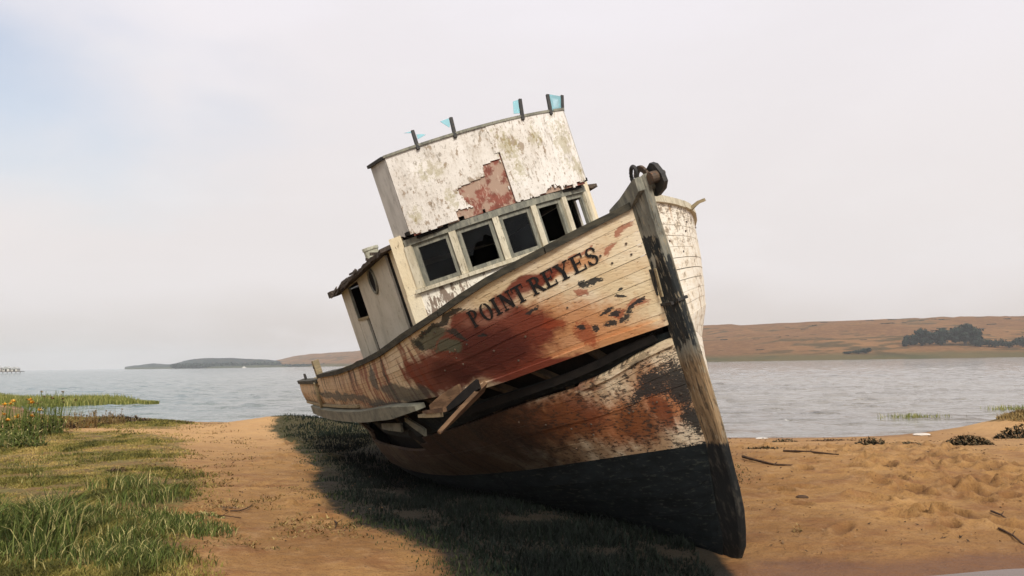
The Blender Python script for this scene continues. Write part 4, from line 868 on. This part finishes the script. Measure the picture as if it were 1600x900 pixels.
def blades(name, x, y, h, w, mat, bend=.5, tone=None, z=None, parent=None, **kw):
    n_ = len(x); z = height(x, y) - .01 if z is None else z
    a = rng.uniform(0, 2 * np.pi, n_); la = rng.uniform(0, 2 * np.pi, n_); L = rng.uniform(.15, 1., n_) * bend * h
    wx, wy = np.cos(a) * w / 2, np.sin(a) * w / 2; lx, ly = np.cos(la) * L, np.sin(la) * L
    b0 = np.stack([x, y, z], -1); W3 = np.stack([wx, wy, 0 * wx], -1)
    mid = b0 + np.stack([lx * .35, ly * .35, h * .6], -1); tip = b0 + np.stack([lx, ly, h * rng.uniform(.75, 1., n_)], -1)
    V = np.stack([b0 - W3, b0 + W3, mid - W3 * .7, mid + W3 * .7, tip], 1).reshape(-1, 3); k = np.arange(n_)[:, None] * 5
    T = np.concatenate([k + [[0, 1, 3]], k + [[0, 3, 2]], k + [[2, 3, 4]]], 1).reshape(-1, 3)
    tone = rng.uniform(0, 1, n_) if tone is None else tone
    return fast_mesh(name, V, T, mat, 3, attrs={'tone': np.repeat(np.clip(tone, 0, 1), 5)}, parent=parent, **kw)
def scatter(n_, r0, r1, a0, a1, pw=1.): r = r0 * (r1 / r0) ** rng.uniform(0, 1, n_) ** pw; a = np.radians(rng.uniform(a0, a1, n_)); return r * np.sin(a), r * np.cos(a)

# short turf on the left bank, patchy towards the sand
x, y = scatter(430000, 6.4, 33, -40, -5); pdl = polydist(x, y, GRASS_L) + .8 * fbm(x / 1.1, y / 1.1, 4, 40)
bare = np.exp(-((y - 21.5 - (x + 9.5) * -.55) / .9) ** 2) * sst(x, -15, -12.5) * sst(-x, 6.5, 8.5)
lush = fbm(x / .9, y / .9, 4, 52) + .18 * sst(-y, -10.2, -7.5)
k = (rng.uniform(0, 1, len(x)) < sst(pdl, -.25, .9) * (.85 + .15 * sst(lush, -.18, .12)) * (1 - .95 * bare)) & (height(x, y) > .04)
x, y, lush, pdl = x[k], y[k], lush[k], pdl[k]; g = sst(lush, -.05, .22)
mot = fbm(x / .28, y / .45, 4, 53) * 1.9 + fbm(x / 1.3, y / 2., 2, 54) * .9
tone = np.clip(.72 - .35 * g + mot + rng.normal(0, .16, len(x)), 0, 1)
blades('turf', x, y, (.018 + .034 * g + .02 * rng.uniform(0, 1, len(x)) ** 2) * (1 + (y > 14) * .3) * (1.25 - .6 * tone), .006 + .0007 * y, GL, 1.1, tone, kind='stuff', label='short patchy yellow green turf on the left bank')
# long grass at the near edge of the bank and in clumps
X_, Y_, H_ = [], [], []
def clump(cx, cy, r, n_, h0, h1): 
    t = rng.uniform(0, 2 * np.pi, n_); q = r * np.sqrt(rng.uniform(0, 1, n_)); X_.append(cx + q * np.cos(t)); Y_.append(cy + q * np.sin(t) * 1.2); H_.append(rng.uniform(h0, h1, n_))
for px, py, d in [(225, 800, 9.9), (250, 790, 10.1), (200, 815, 9.6), (175, 770, 10.7), (215, 760, 11.0)]: 
    q = at(px, py, d); clump(q[0], q[1], .30, 150, .10, .26)
for i in range(46):
    px = rng.uniform(-80, 105); d = rng.uniform(7.2, 8.3); clump((px - 800) / F_PX * d, d, .18, 34, .18, .46)
for i in range(60):
    px = rng.uniform(90, 345); d = 8.35 - .35 * (px / 345) + rng.uniform(0, 1.1); xx = (px - 800) / F_PX * d
    if polydist(np.array(xx), np.array(d), GRASS_L) > .02: clump(xx, d, .2, 60, .05, .14)
for i in range(80):
    px = rng.uniform(-60, 270); d = rng.uniform(6.9, 8.0); clump((px - 800) / F_PX * d, d, .22, 55, .05, .17)
for i in range(34):
    px = rng.uniform(0, 250); d = rng.uniform(9, 16); clump((px - 800) / F_PX * d, d, .16, 30, .04, .10)
x, y, h = map(np.concatenate, (X_, Y_, H_)); k = polydist(x, y, GRASS_L) > -.25
blades('long_grass', x[k], y[k], h[k], (.007 + .007 * rng.uniform(0, 1, k.sum())) * (.6 + 1.6 * h[k]), GT, .95, np.where(rng.uniform(0, 1, k.sum()) < .16, rng.uniform(.8, 1., k.sum()), rng.uniform(0, .62, k.sum())), kind='stuff', label='long green grass clumps at the near edge of the bank')
# rank grass under the hull, the hull's shadow put into its blade tones
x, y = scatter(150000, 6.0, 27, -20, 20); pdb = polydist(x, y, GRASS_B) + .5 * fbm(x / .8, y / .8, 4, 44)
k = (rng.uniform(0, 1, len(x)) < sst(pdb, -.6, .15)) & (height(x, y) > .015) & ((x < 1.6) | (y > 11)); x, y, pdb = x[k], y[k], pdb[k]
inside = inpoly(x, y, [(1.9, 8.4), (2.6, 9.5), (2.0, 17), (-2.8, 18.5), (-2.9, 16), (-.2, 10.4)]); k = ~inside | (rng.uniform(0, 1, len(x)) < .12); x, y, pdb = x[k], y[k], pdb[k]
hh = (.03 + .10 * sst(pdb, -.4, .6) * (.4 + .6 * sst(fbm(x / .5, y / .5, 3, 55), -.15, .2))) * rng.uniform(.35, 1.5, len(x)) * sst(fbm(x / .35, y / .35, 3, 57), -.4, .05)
blades('shaded_grass', x, y, hh, .007 + .0006 * y, GB, .8, np.clip(.95 + .35 * sst(y, 14, 21) - .85 * sst(pdb, -.45, .35) + rng.normal(0, .15, len(x)), 0, 1), kind='stuff', label='rank grass under the leaning hull, shade put into its colour')
# straggling runners and dry litter where turf meets sand
x, y = scatter(34000, 8, 30, -35, -5); q = polydist(x, y, GRASS_L) + .8 * fbm(x / 1.1, y / 1.1, 4, 40); k = (abs(q + .25) < .9) & (fbm(x / .5, y / .5, 3, 58) > .0); x, y = x[k], y[k]
blades('dry_litter', x, y, rng.uniform(.012, .05, len(x)), .012 + .0006 * y, GR, 2.2, kind='stuff', label='dry brown litter scattered along the turf edge')
# scraps of weed, bark and grit strewn over the sand
x = np.concatenate([rng.uniform(2.2, 9, 1500), rng.uniform(-5, -1.2, 1100), rng.uniform(3, 12, 900)]); y = np.concatenate([rng.uniform(8, 15, 1500), rng.uniform(8, 24, 1100), rng.uniform(14, 19.5, 900)])
k = (fbm(x / .8, y / .5, 3, 88) > .0) & (height(x, y) > .05); x, y = x[k], y[k]
blades('beach_litter', x, y, rng.uniform(.004, .02, len(x)), .012 + .0012 * y, leaf_mat('litter_scraps', (44, 34, 26), (84, 62, 44), (140, 112, 80)), 4., z=height(x, y) + .012, kind='stuff', label='dark scraps of weed and bark strewn over the sand')
# marsh grass on the spit
x = rng.uniform(-32, -17.8, 16000); y = 46 + rng.normal(0, 1.6, 16000) * sst(-x, 17.5, 23) + (x + 20) * -.35
blades('marsh_grass', x, y, rng.uniform(.25, .6, len(x)) * (.45 + .55 * sst(-x, 17.8, 22)), .05, GM, .35, z=np.maximum(height(x, y), -.05), kind='stuff', label='low green marsh grass on a spit in the shallow water')
x = np.concatenate([rng.normal(11.6, .42, 260), rng.normal(16.2, .4, 200)]); y = np.concatenate([rng.normal(26.2, .25, 260), rng.normal(29.6, .3, 200)])
blades('water_grass', x, y, rng.uniform(.07, .24, len(x)), .018, GM, .5, z=np.full(len(x), -.03), kind='stuff', label='sparse green grass standing in the shallows')
# dry grass cap of the mound on the right
x = rng.normal(12.6, 1.1, 9000); y = rng.normal(20.2, .75, 9000); k = height(x, y) > .33
blades('mound_grass', x[k], y[k], rng.uniform(.05, .15, k.sum()), .022, GR, .9, kind='stuff', label='brown dry grass on the low mound at the right shore')

def tangle(name, loc, lx, ly, lz, n_, mat, size, label, cat, group=None, ang=0.):
    th = rng.uniform(0, 2 * np.pi, n_); q = np.sqrt(rng.uniform(0, 1, n_)); u = rng.uniform(0, 1, n_) ** .7
    x = lx * q * np.cos(th); y = ly * q * np.sin(th); z = lz * u * (1 - q ** 2) * (1 + .5 * np.array([fbm(a * 7, b_ * 7, 2, 5) for a, b_ in zip(x, y)]))
    a, b2 = rng.uniform(0, 2 * np.pi, n_), rng.uniform(-.7, .9, n_); L = rng.uniform(.5, 1.4, n_) * size; wd = L * rng.uniform(.15, .4, n_)
    d = np.stack([np.cos(a) * np.cos(b2), np.sin(a) * np.cos(b2), np.sin(b2)], -1); s_ = np.cross(d, [[.1, .2, 1.]]); s_ /= np.linalg.norm(s_, axis=1, keepdims=True)
    c_ = np.stack([x, y, z], -1); V = np.stack([c_ - d * L[:, None] / 2, c_ + s_ * wd[:, None] / 2, c_ + d * L[:, None] / 2, c_ - s_ * wd[:, None] / 2], 1).reshape(-1, 3)
    ca, sa = math.cos(ang), math.sin(ang); V = V @ np.array([[ca, sa, 0], [-sa, ca, 0], [0, 0, 1]])
    o = fast_mesh(name, V, np.arange(n_ * 4), mat, 4, attrs={'tone': np.repeat(np.clip(u + rng.normal(0, .15, n_), 0, 1), 4)}, label=label, cat=cat, group=group); o.location = loc; return o
def on_ground(px, d): x = (px - 800) / F_PX * d; return (x, d, float(height(np.array(x), np.array(d))) - .01)
G1 = 'heaps of seaweed stranded on the sand'
tangle('seaweed_clump', on_ground(1350, 15.4), .34, .22, .17, 700, KELP, .09, 'rounded dark kelp heap on sand, left of the flat trailing one', 'seaweed', G1)
tangle('seaweed_clump', on_ground(1402, 15.5), .46, .16, .08, 500, KELP, .09, 'flat trailing dark kelp heap between two taller heaps', 'seaweed', G1)
tangle('seaweed_clump', on_ground(1500, 15.5), .46, .25, .20, 1000, KELP, .09, 'largest dark leafy heap on sand in front of the brown mound', 'seaweed', G1)
tangle('seaweed_clump', on_ground(1590, 17.6), .62, .3, .30, 1100, KELP, .10, 'dark leafy heap at the foot of the brown grass mound', 'seaweed', G1)
tangle('seaweed_clump', on_ground(1218, 17.6), .28, .12, .09, 260, KELP, .07, 'small greenish weed tuft beside the shoreline behind the bow', 'seaweed', G1)
tangle('seaweed_wrack', on_ground(1182, 14.7), .36, .08, .05, 260, KELP, .08, 'thin dark wrack line on sand touching the bow', 'seaweed')
tangle('seaweed_wrack', on_ground(1290, 17.9), .5, .08, .04, 200, PURP, .07, 'faint brown wrack strip along the right shoreline', 'seaweed')
tangle('seaweed_wrack', on_ground(182, 25.2), 1.1, .32, .22, 900, PURP, .13, 'long purple brown seaweed bank at the left waterline', 'seaweed', ang=.1)
tangle('seaweed_wrack', on_ground(98, 22.6), .6, .3, .2, 600, PURP, .12, 'short purple brown seaweed heap behind the flowering weeds', 'seaweed')
tangle('seaweed_wrack', on_ground(268, 25.5), .7, .12, .05, 220, PURP, .09, 'thin brown wrack streak where sand meets turf', 'seaweed')
tangle('ground_weed', on_ground(355, 9.75), .14, .1, .05, 220, PURP, .04, 'small reddish weed on the sand path by the turf edge', 'weed')
tangle('ground_weed', on_ground(322, 9.15), .2, .13, .08, 380, GT, .05, 'low green creeping weed at the tip of the turf', 'weed')
tangle('ground_weed', on_ground(186, 12.6), .2, .16, .10, 300, PURP, .06, 'dark brown weed patch in the middle of the turf', 'weed')
tangle('ground_weed', on_ground(1231, 8.75), .05, .04, .09, 60, GR, .035, 'tiny sprig standing on sand by the puddle', 'weed')

def stemmed(name, loc, n_, h0, h1, spread, matS, label, heads=None, group=None, leaf=.05):
    root = empty(name, loc, label=label, cat='plant', group=group); m_ = MB(); LV = []; hp_ = []
    for i in range(n_):
        a = rng.uniform(0, 6.28); r = spread * math.sqrt(rng.uniform(0, 1)); b0 = np.array([r * math.cos(a), r * math.sin(a), -.03]); h = rng.uniform(h0, h1); ln = rng.normal(0, .12, 2)
        t_ = b0 + [ln[0] * h, ln[1] * h, h]; md = b0 + (t_ - b0) * .5 + [rng.normal(0, .02), rng.normal(0, .02), 0]; m_.tube([b0, md, t_], [.009, .007, .004], 4, False); hp_.append(t_)
        for q in range(13):
            t = rng.uniform(.05, .95); c_ = b0 + (t_ - b0) * t; LV.append((c_, rng.uniform(0, 6.28), rng.uniform(-.1, .9), leaf * rng.uniform(.6, 1.5) * (1.3 - t)))
    st = m_.build('stem', None, root, kind='stuff'); st.data.materials.append(matS); st.data.attributes.new('tone', 'FLOAT', 'POINT').data.foreach_set('value', np.full(len(st.data.vertices), .5, np.float32))
    V = []
    for c_, a, b2, L in LV:
        d = np.array([math.cos(a) * math.cos(b2), math.sin(a) * math.cos(b2), math.sin(b2)]); s_ = np.array([-math.sin(a), math.cos(a), 0]); V += [c_, c_ + d * L * .5 + s_ * L * .16, c_ + d * L, c_ + d * L * .5 - s_ * L * .16]
    fast_mesh('foliage', np.array(V), np.arange(len(V)), matS, 4, parent=root, kind='stuff', attrs={'tone': np.repeat(rng.uniform(0, 1, len(LV)), 4)})
    if heads:
        for t_ in hp_[:heads[1]]:
            V = []
            for q in range(26):
                d = rng.normal(size=3); d[2] = abs(d[2]) * .6; d /= np.linalg.norm(d); s_ = np.cross(d, [.2, .1, 1.]); s_ /= np.linalg.norm(s_); R_ = heads[2]
                V += [t_, t_ + d * R_ * .6 + s_ * R_ * .25, t_ + d * R_, t_ + d * R_ * .6 - s_ * R_ * .25]
            fast_mesh('flower_head', np.array(V), np.arange(len(V)), heads[0], 4, parent=root, attrs={'tone': np.repeat(rng.uniform(0, 1, 26), 4)})
    return root
stemmed('flowering_plant', on_ground(22, 18.6), 70, .45, .85, .50, GT, 'leafy weed with yellow flower heads at the left edge of the bank', (YEL, 12, .07), leaf=.11)
stemmed('flowering_plant', on_ground(72, 20.2), 60, .5, 1.02, .42, GT, 'tall weed with pale seed heads beside the yellow flowers', (GR, 18, .05), leaf=.10)
stemmed('weed_plant', on_ground(128, 22.5), 45, .25, .5, .5, GR, 'brown upright dry weeds right of the flowering plants', (GR, 12, .04), leaf=.09)
stemmed('weed_plant', on_ground(172, 24.0), 40, .2, .42, .5, GR, 'sparse brown weeds in front of the marsh grass tip', (GR, 10, .04), leaf=.08)
stemmed('weed_plant', on_ground(20, 16.8), 60, .18, .42, .6, GT, 'low green leafy weeds below the yellow flowers', leaf=.12)

TWIG = simple('dry_twig_bark', (56, 42, 32), (84, 64, 48), None, 12); STON = simple('pale_shell', (214, 208, 198), (190, 182, 170), None, 8); CLOD = simple('dark_clod', (62, 48, 38), (84, 64, 46), None, 9)
def twig(pts, r, label):
    m_ = MB(); P = []
    for px, d, up_ in pts: q = np.array(on_ground(px, d)); P.append(q + [0, 0, .02 + up_])
    o = P[0].copy(); m_.tube([p - o for p in P], [r * (1 - .6 * i / len(P)) for i in range(len(P))], 6)
    k = len(P) // 2; m_.tube([P[k] - o, P[k] - o + [.05, .04, .03]], [r * .6, r * .2], 5); ob = m_.build('twig', TWIG, label=label, cat='twig', group='twigs on the sand'); ob.location = o
twig([(362, 9.6, 0), (376, 9.55, .01), (388, 9.75, .01), (394, 10.0, 0)], .008, 'curved twig on the sand path near the reddish weed')
twig([(330, 9.15, 0), (350, 9.2, .01), (378, 9.15, 0)], .007, 'straight thin twig at the lower edge of the path')
twig([(522, 9.0, 0), (525, 8.85, .01), (523, 8.7, 0)], .008, 'short dark twig on the sand left of the shaded grass')
twig([(1530, 9.4, 0), (1545, 9.15, .02), (1560, 8.95, 0)], .012, 'dark twig on the footprinted sand at right')
twig([(1540, 8.75, 0), (1560, 8.5, .01), (1577, 8.25, 0)], .012, 'longer twig running down to the puddle at right')
twig([(1215, 14.0, 0), (1255, 13.7, .01), (1300, 13.2, 0)], .018, 'long dark branch lying on sand beside the bow')
twig([(1152, 13.0, .03), (1172, 12.6, .02), (1200, 12.2, 0), (1240, 12.0, 0)], .022, 'forked branch on sand touching the stem')
def pebble(px, d, r, mat, name, label, cat, fl=.5):
    bm = bmesh.new(); bmesh.ops.create_icosphere(bm, subdivisions=2, radius=r)
    for v in bm.verts: v.co *= 1 + .35 * fbm(v.co.x / r * 1.3 + px, v.co.y / r * 1.3 + v.co.z / r, 2, 4); v.co.z *= fl; v.co.x *= 1.5
    me = bpy.data.meshes.new(name); bm.to_mesh(me); bm.free(); me.materials.append(mat); o = link(bpy.data.objects.new(name, me), None, label, cat); q = on_ground(px, d); o.location = (q[0], q[1], q[2] + r * fl * .6)
pebble(1241, 10.2, .05, CLOD, 'clod', 'dark clod on the open sand right of the stem', 'clod')
pebble(1182, 19.4, .09, STON, 'shell_heap', 'white shell heap at the waterline just right of the bow', 'shell', .3)
pebble(1430, 19.6, .13, STON, 'shell_heap', 'wider white shell heap at the waterline above the seaweed', 'shell', .3)
pebble(512, 15.8, .035, STON, 'shell', 'tiny pale shell in the grass left of the hull', 'shell', .4)

# ---- trees and scrub across the bay
def crown_mesh(name, w, h, n_, blobs, mat, size):
    V = []; T = []
    for i in range(n_):
        bx, bz, br = blobs[rng.integers(len(blobs))]; d = rng.normal(size=3); d /= np.linalg.norm(d); r = br * rng.uniform(.5, 1.0) * (1 + .35 * math.sin(d[0] * 7 + bx * 30) * math.sin(d[2] * 6 + bz * 20)); c_ = np.array([bx * w, 0, bz * h]) + d * r * np.array([w, w * .8, h * .75])
        a = rng.normal(size=3); a /= np.linalg.norm(a); q = np.cross(a, d); q /= np.linalg.norm(q) + 1e-6; s_ = size * rng.uniform(.4, 1.25); V += [c_ - a * s_ / 2, c_ + q * s_ / 2, c_ + a * s_ / 2, c_ - q * s_ / 2]; T += [np.clip(.35 + .35 * d[2] + rng.normal(0, .15), 0, 1)] * 4
    return np.array(V), np.array(T)
BARK = simple('dark_bark', (52, 44, 38), (70, 60, 52), None, 6)
def tree(name, px, d, w, h, blobs, label, n_=1500, group='trees on the far right shore'):
    w *= 1.12; h *= 1.12; x = (px - 800) / F_PX * d; z = hz1(px, d); root = empty(name, (x, d, z - .4), label=label, cat='tree', group=group)
    V, T = crown_mesh('crown', w, h, n_, blobs, CYP, .085 * h + .3)
    fast_mesh('crown', V, np.arange(len(V)), CYP, 4, parent=root, attrs={'tone': T})
    m_ = MB(); m_.tube([(0, 0, -1), (.1, 0, h * .3), (.3, .1, h * .6)], [w * .05, w * .04, w * .015], 7)
    for q in range(5): 
        b_ = blobs[q % len(blobs)]; m_.tube([(.1, 0, h * .22), (b_[0] * w * .6, rng.normal() * .5, b_[1] * h * .8), (b_[0] * w, 0, b_[1] * h)], [w * .025, w * .018, w * .008], 5)
    m_.build('trunk', BARK, root)
D_ = 585
tree('cypress_tree', 1412, D_, 5.5, 8.5, [(0, .4, .34), (.1, .62, .26), (-.1, .25, .3)], 'small narrow dark cypress, leftmost of the row on the far shore', 700)
tree('cypress_tree', 1437, D_, 15, 13, [(0, .62, .26), (-.25, .4, .24), (.25, .5, .24), (.05, .3, .26), (-.35, .22, .18)], 'dark spreading cypress second from the left on the far shore', 1800)
tree('cypress_tree', 1467, D_, 15, 13, [(.1, .64, .25), (-.22, .48, .26), (.3, .45, .22), (.0, .28, .26), (-.4, .25, .16)], 'dark spreading cypress in the middle of the far shore row', 1800)
tree('cypress_tree', 1505, D_, 19, 15.5, [(.05, .68, .24), (-.26, .55, .22), (.30, .52, .24), (.0, .36, .27), (.36, .3, .18), (-.3, .3, .16)], 'tallest broad cypress, rightmost of the far shore row', 2400)
for px, d, w, h, lb in [(1528, 575, 9, 5.5, 'rounded dark bush at the foot of the tallest cypress'), (1551, 572, 11, 5.5, 'dark bush right of the cypress row'), (1573, 570, 10, 4.5, 'low dark bush in the far shore thicket'), (1594, 572, 8, 7, 'taller dark bush at the right edge of the far shore'), (1615, 572, 9, 6, 'dark bush beyond the right edge of the far shore'), (1350, 562, 5, 3.6, 'small dark bush on the far shoreline left of the cypresses'), (1338, 562, 6, 2.6, 'low dark bush beside the small shoreline bush'), (1322, 563, 5, 1.8, 'faint flat shrub on the far shoreline')]:
    tree('bush', px, d, w * 1.15, h * 1.5, [(-.25, .35, .3), (.2, .4, .32), (0, .3, .3)], lb, 600, 'bushes on the far right shore')
V, T = crown_mesh('shrub', 5, 2.4, 160, [(-.2, .3, .3), (.2, .35, .3)], CYP, .6); proto = None
for i in range(60):
    px = rng.uniform(1120, 1620); d = rng.uniform(570, 880); x = (px - 800) / F_PX * d; z = hz1(px, d)
    if proto is None: o = proto = fast_mesh('hill_shrub', V, np.arange(len(V)), CYP, 4, attrs={'tone': T})
    else: o = proto.copy(); COL.objects.link(o)
    o.location = (x, d, z - .3); s_ = rng.uniform(.35, 1.0); o.scale = (s_ * rng.uniform(1, 2.2), s_, s_ * .8); o['label'] = 'small dark shrub dotting the dry brown hillside'; o['category'] = 'shrub'; o['group'] = 'shrubs on the dry hillside'
# woods along the left shore, one far mass
V_, T_ = [], []
for i in range(420):
    px = rng.uniform(272, 560); r = 1440 - max(0, px - 440) * 1.6 + rng.uniform(0, 60) if px < 440 else 1395 - (px - 440) * 1.75 + rng.uniform(25, 90); hh = rng.uniform(5, 12) * (1. if px < 430 else .55)
    V, T = crown_mesh('w', hh * 1.7, hh, 26, [(-.2, .35, .3), (.2, .4, .32)], CYP, hh * .5); V_.append(V + [(px - 800) / F_PX * r, r, .5]); T_.append(T)
V = np.concatenate(V_); fast_mesh('far_wood', V, np.arange(len(V)), CYP, 4, attrs={'tone': np.concatenate(T_)}, kind='stuff', label='dark blue green woods along the far left shore')
# jetty with white sheds at the far left, a white launch on the water
WHT = simple('white_boards', (214, 210, 200), (196, 192, 182), None, .6); ROOFM = simple('grey_shed_roof', (186, 186, 182), (164, 164, 160), None, .6); OPN = simple('dark_opening', (52, 52, 50), (66, 64, 60), None, .6); PILE = simple('pier_piles', (96, 86, 76), (76, 68, 60), None, .6)
d = 520; x0 = (14 - 800) / F_PX * d; jt = empty('jetty', (x0, d, 0), label='low timber jetty on piles at the far left of the bay', cat='jetty')
m_ = MB(); m_.box((-10, -2.5, .9), (8, 2.5, 1.25)); m_.build('deck', PILE, jt)
for q in np.arange(-9.5, 8.1, 2.5): m_ = MB(); m_.tube([(q, -2.2, -2), (q, -2.2, .9)], .18, 6); m_.build('pile', PILE, jt)
for q, w, h, lb in [(-6.2, 5, 2.0, 'white gabled shed on the jetty, nearest the left edge'), (-.6, 3.6, 1.8, 'white gabled shed in the middle of the jetty'), (4.2, 3.2, 1.5, 'smaller white shed at the open end of the jetty')]:
    sh = empty('shed', (x0 + q, d, 1.25), label=lb, cat='shed', group='sheds on the jetty'); m_ = MB(); m_.box((-w / 2, -1.8, 0), (w / 2, 1.8, h)); m_.build('wall', WHT, sh)
    m_ = MB(); m_.prism([(-w / 2 - .3, h), (w / 2 + .3, h), (0, h + 1.1)], 'y', -2.1, 2.1); m_.build('roof', ROOFM, sh); m_ = MB(); m_.box((-.5, -1.84, .05), (.6, -1.79, h * .8)); m_.build('door', OPN, sh); m_ = MB(); m_.box((-w / 2 + .3, -1.84, .7), (-.9, -1.79, h * .8)); m_.build('window', OPN, sh)
d = 1150; lc = empty('motor_launch', ((381 - 800) / F_PX * d, d, 0), label='tiny white motor launch on the water before the far woods', cat='boat')
m_ = MB(); m_.prism([(-2.6, .9), (2.9, 1.1), (2.2, -.2), (-2.4, -.2)], 'y', -.9, .9); m_.build('hull', WHT, lc); m_ = MB(); m_.prism([(-1.2, .9), (1.0, .9), (.6, 2.1), (-1.1, 2.1)], 'y', -.7, .7); m_.build('cabin', WHT, lc); m_ = MB(); m_.box((-.9, -.74, 1.3), (.5, -.70, 1.8)); m_.build('window', OPN, lc)

# ---- damp air over the bay
hz = bpy.data.materials.new('haze_air'); hz.use_nodes = True; t = hz.node_tree; t.nodes.clear(); pv = t.nodes.new('ShaderNodeVolumePrincipled'); mo = t.nodes.new('ShaderNodeOutputMaterial'); t.links.new(pv.outputs[0], mo.inputs['Volume'])
pv.inputs['Color'].default_value = (.89, .92, .95, 1); pv.inputs['Density'].default_value = .00021; pv.inputs['Anisotropy'].default_value = .0
m_ = MB(); m_.box((-5400, -5400, -4.2), (5400, 5400, 95)); m_.build('haze', hz, kind='stuff')
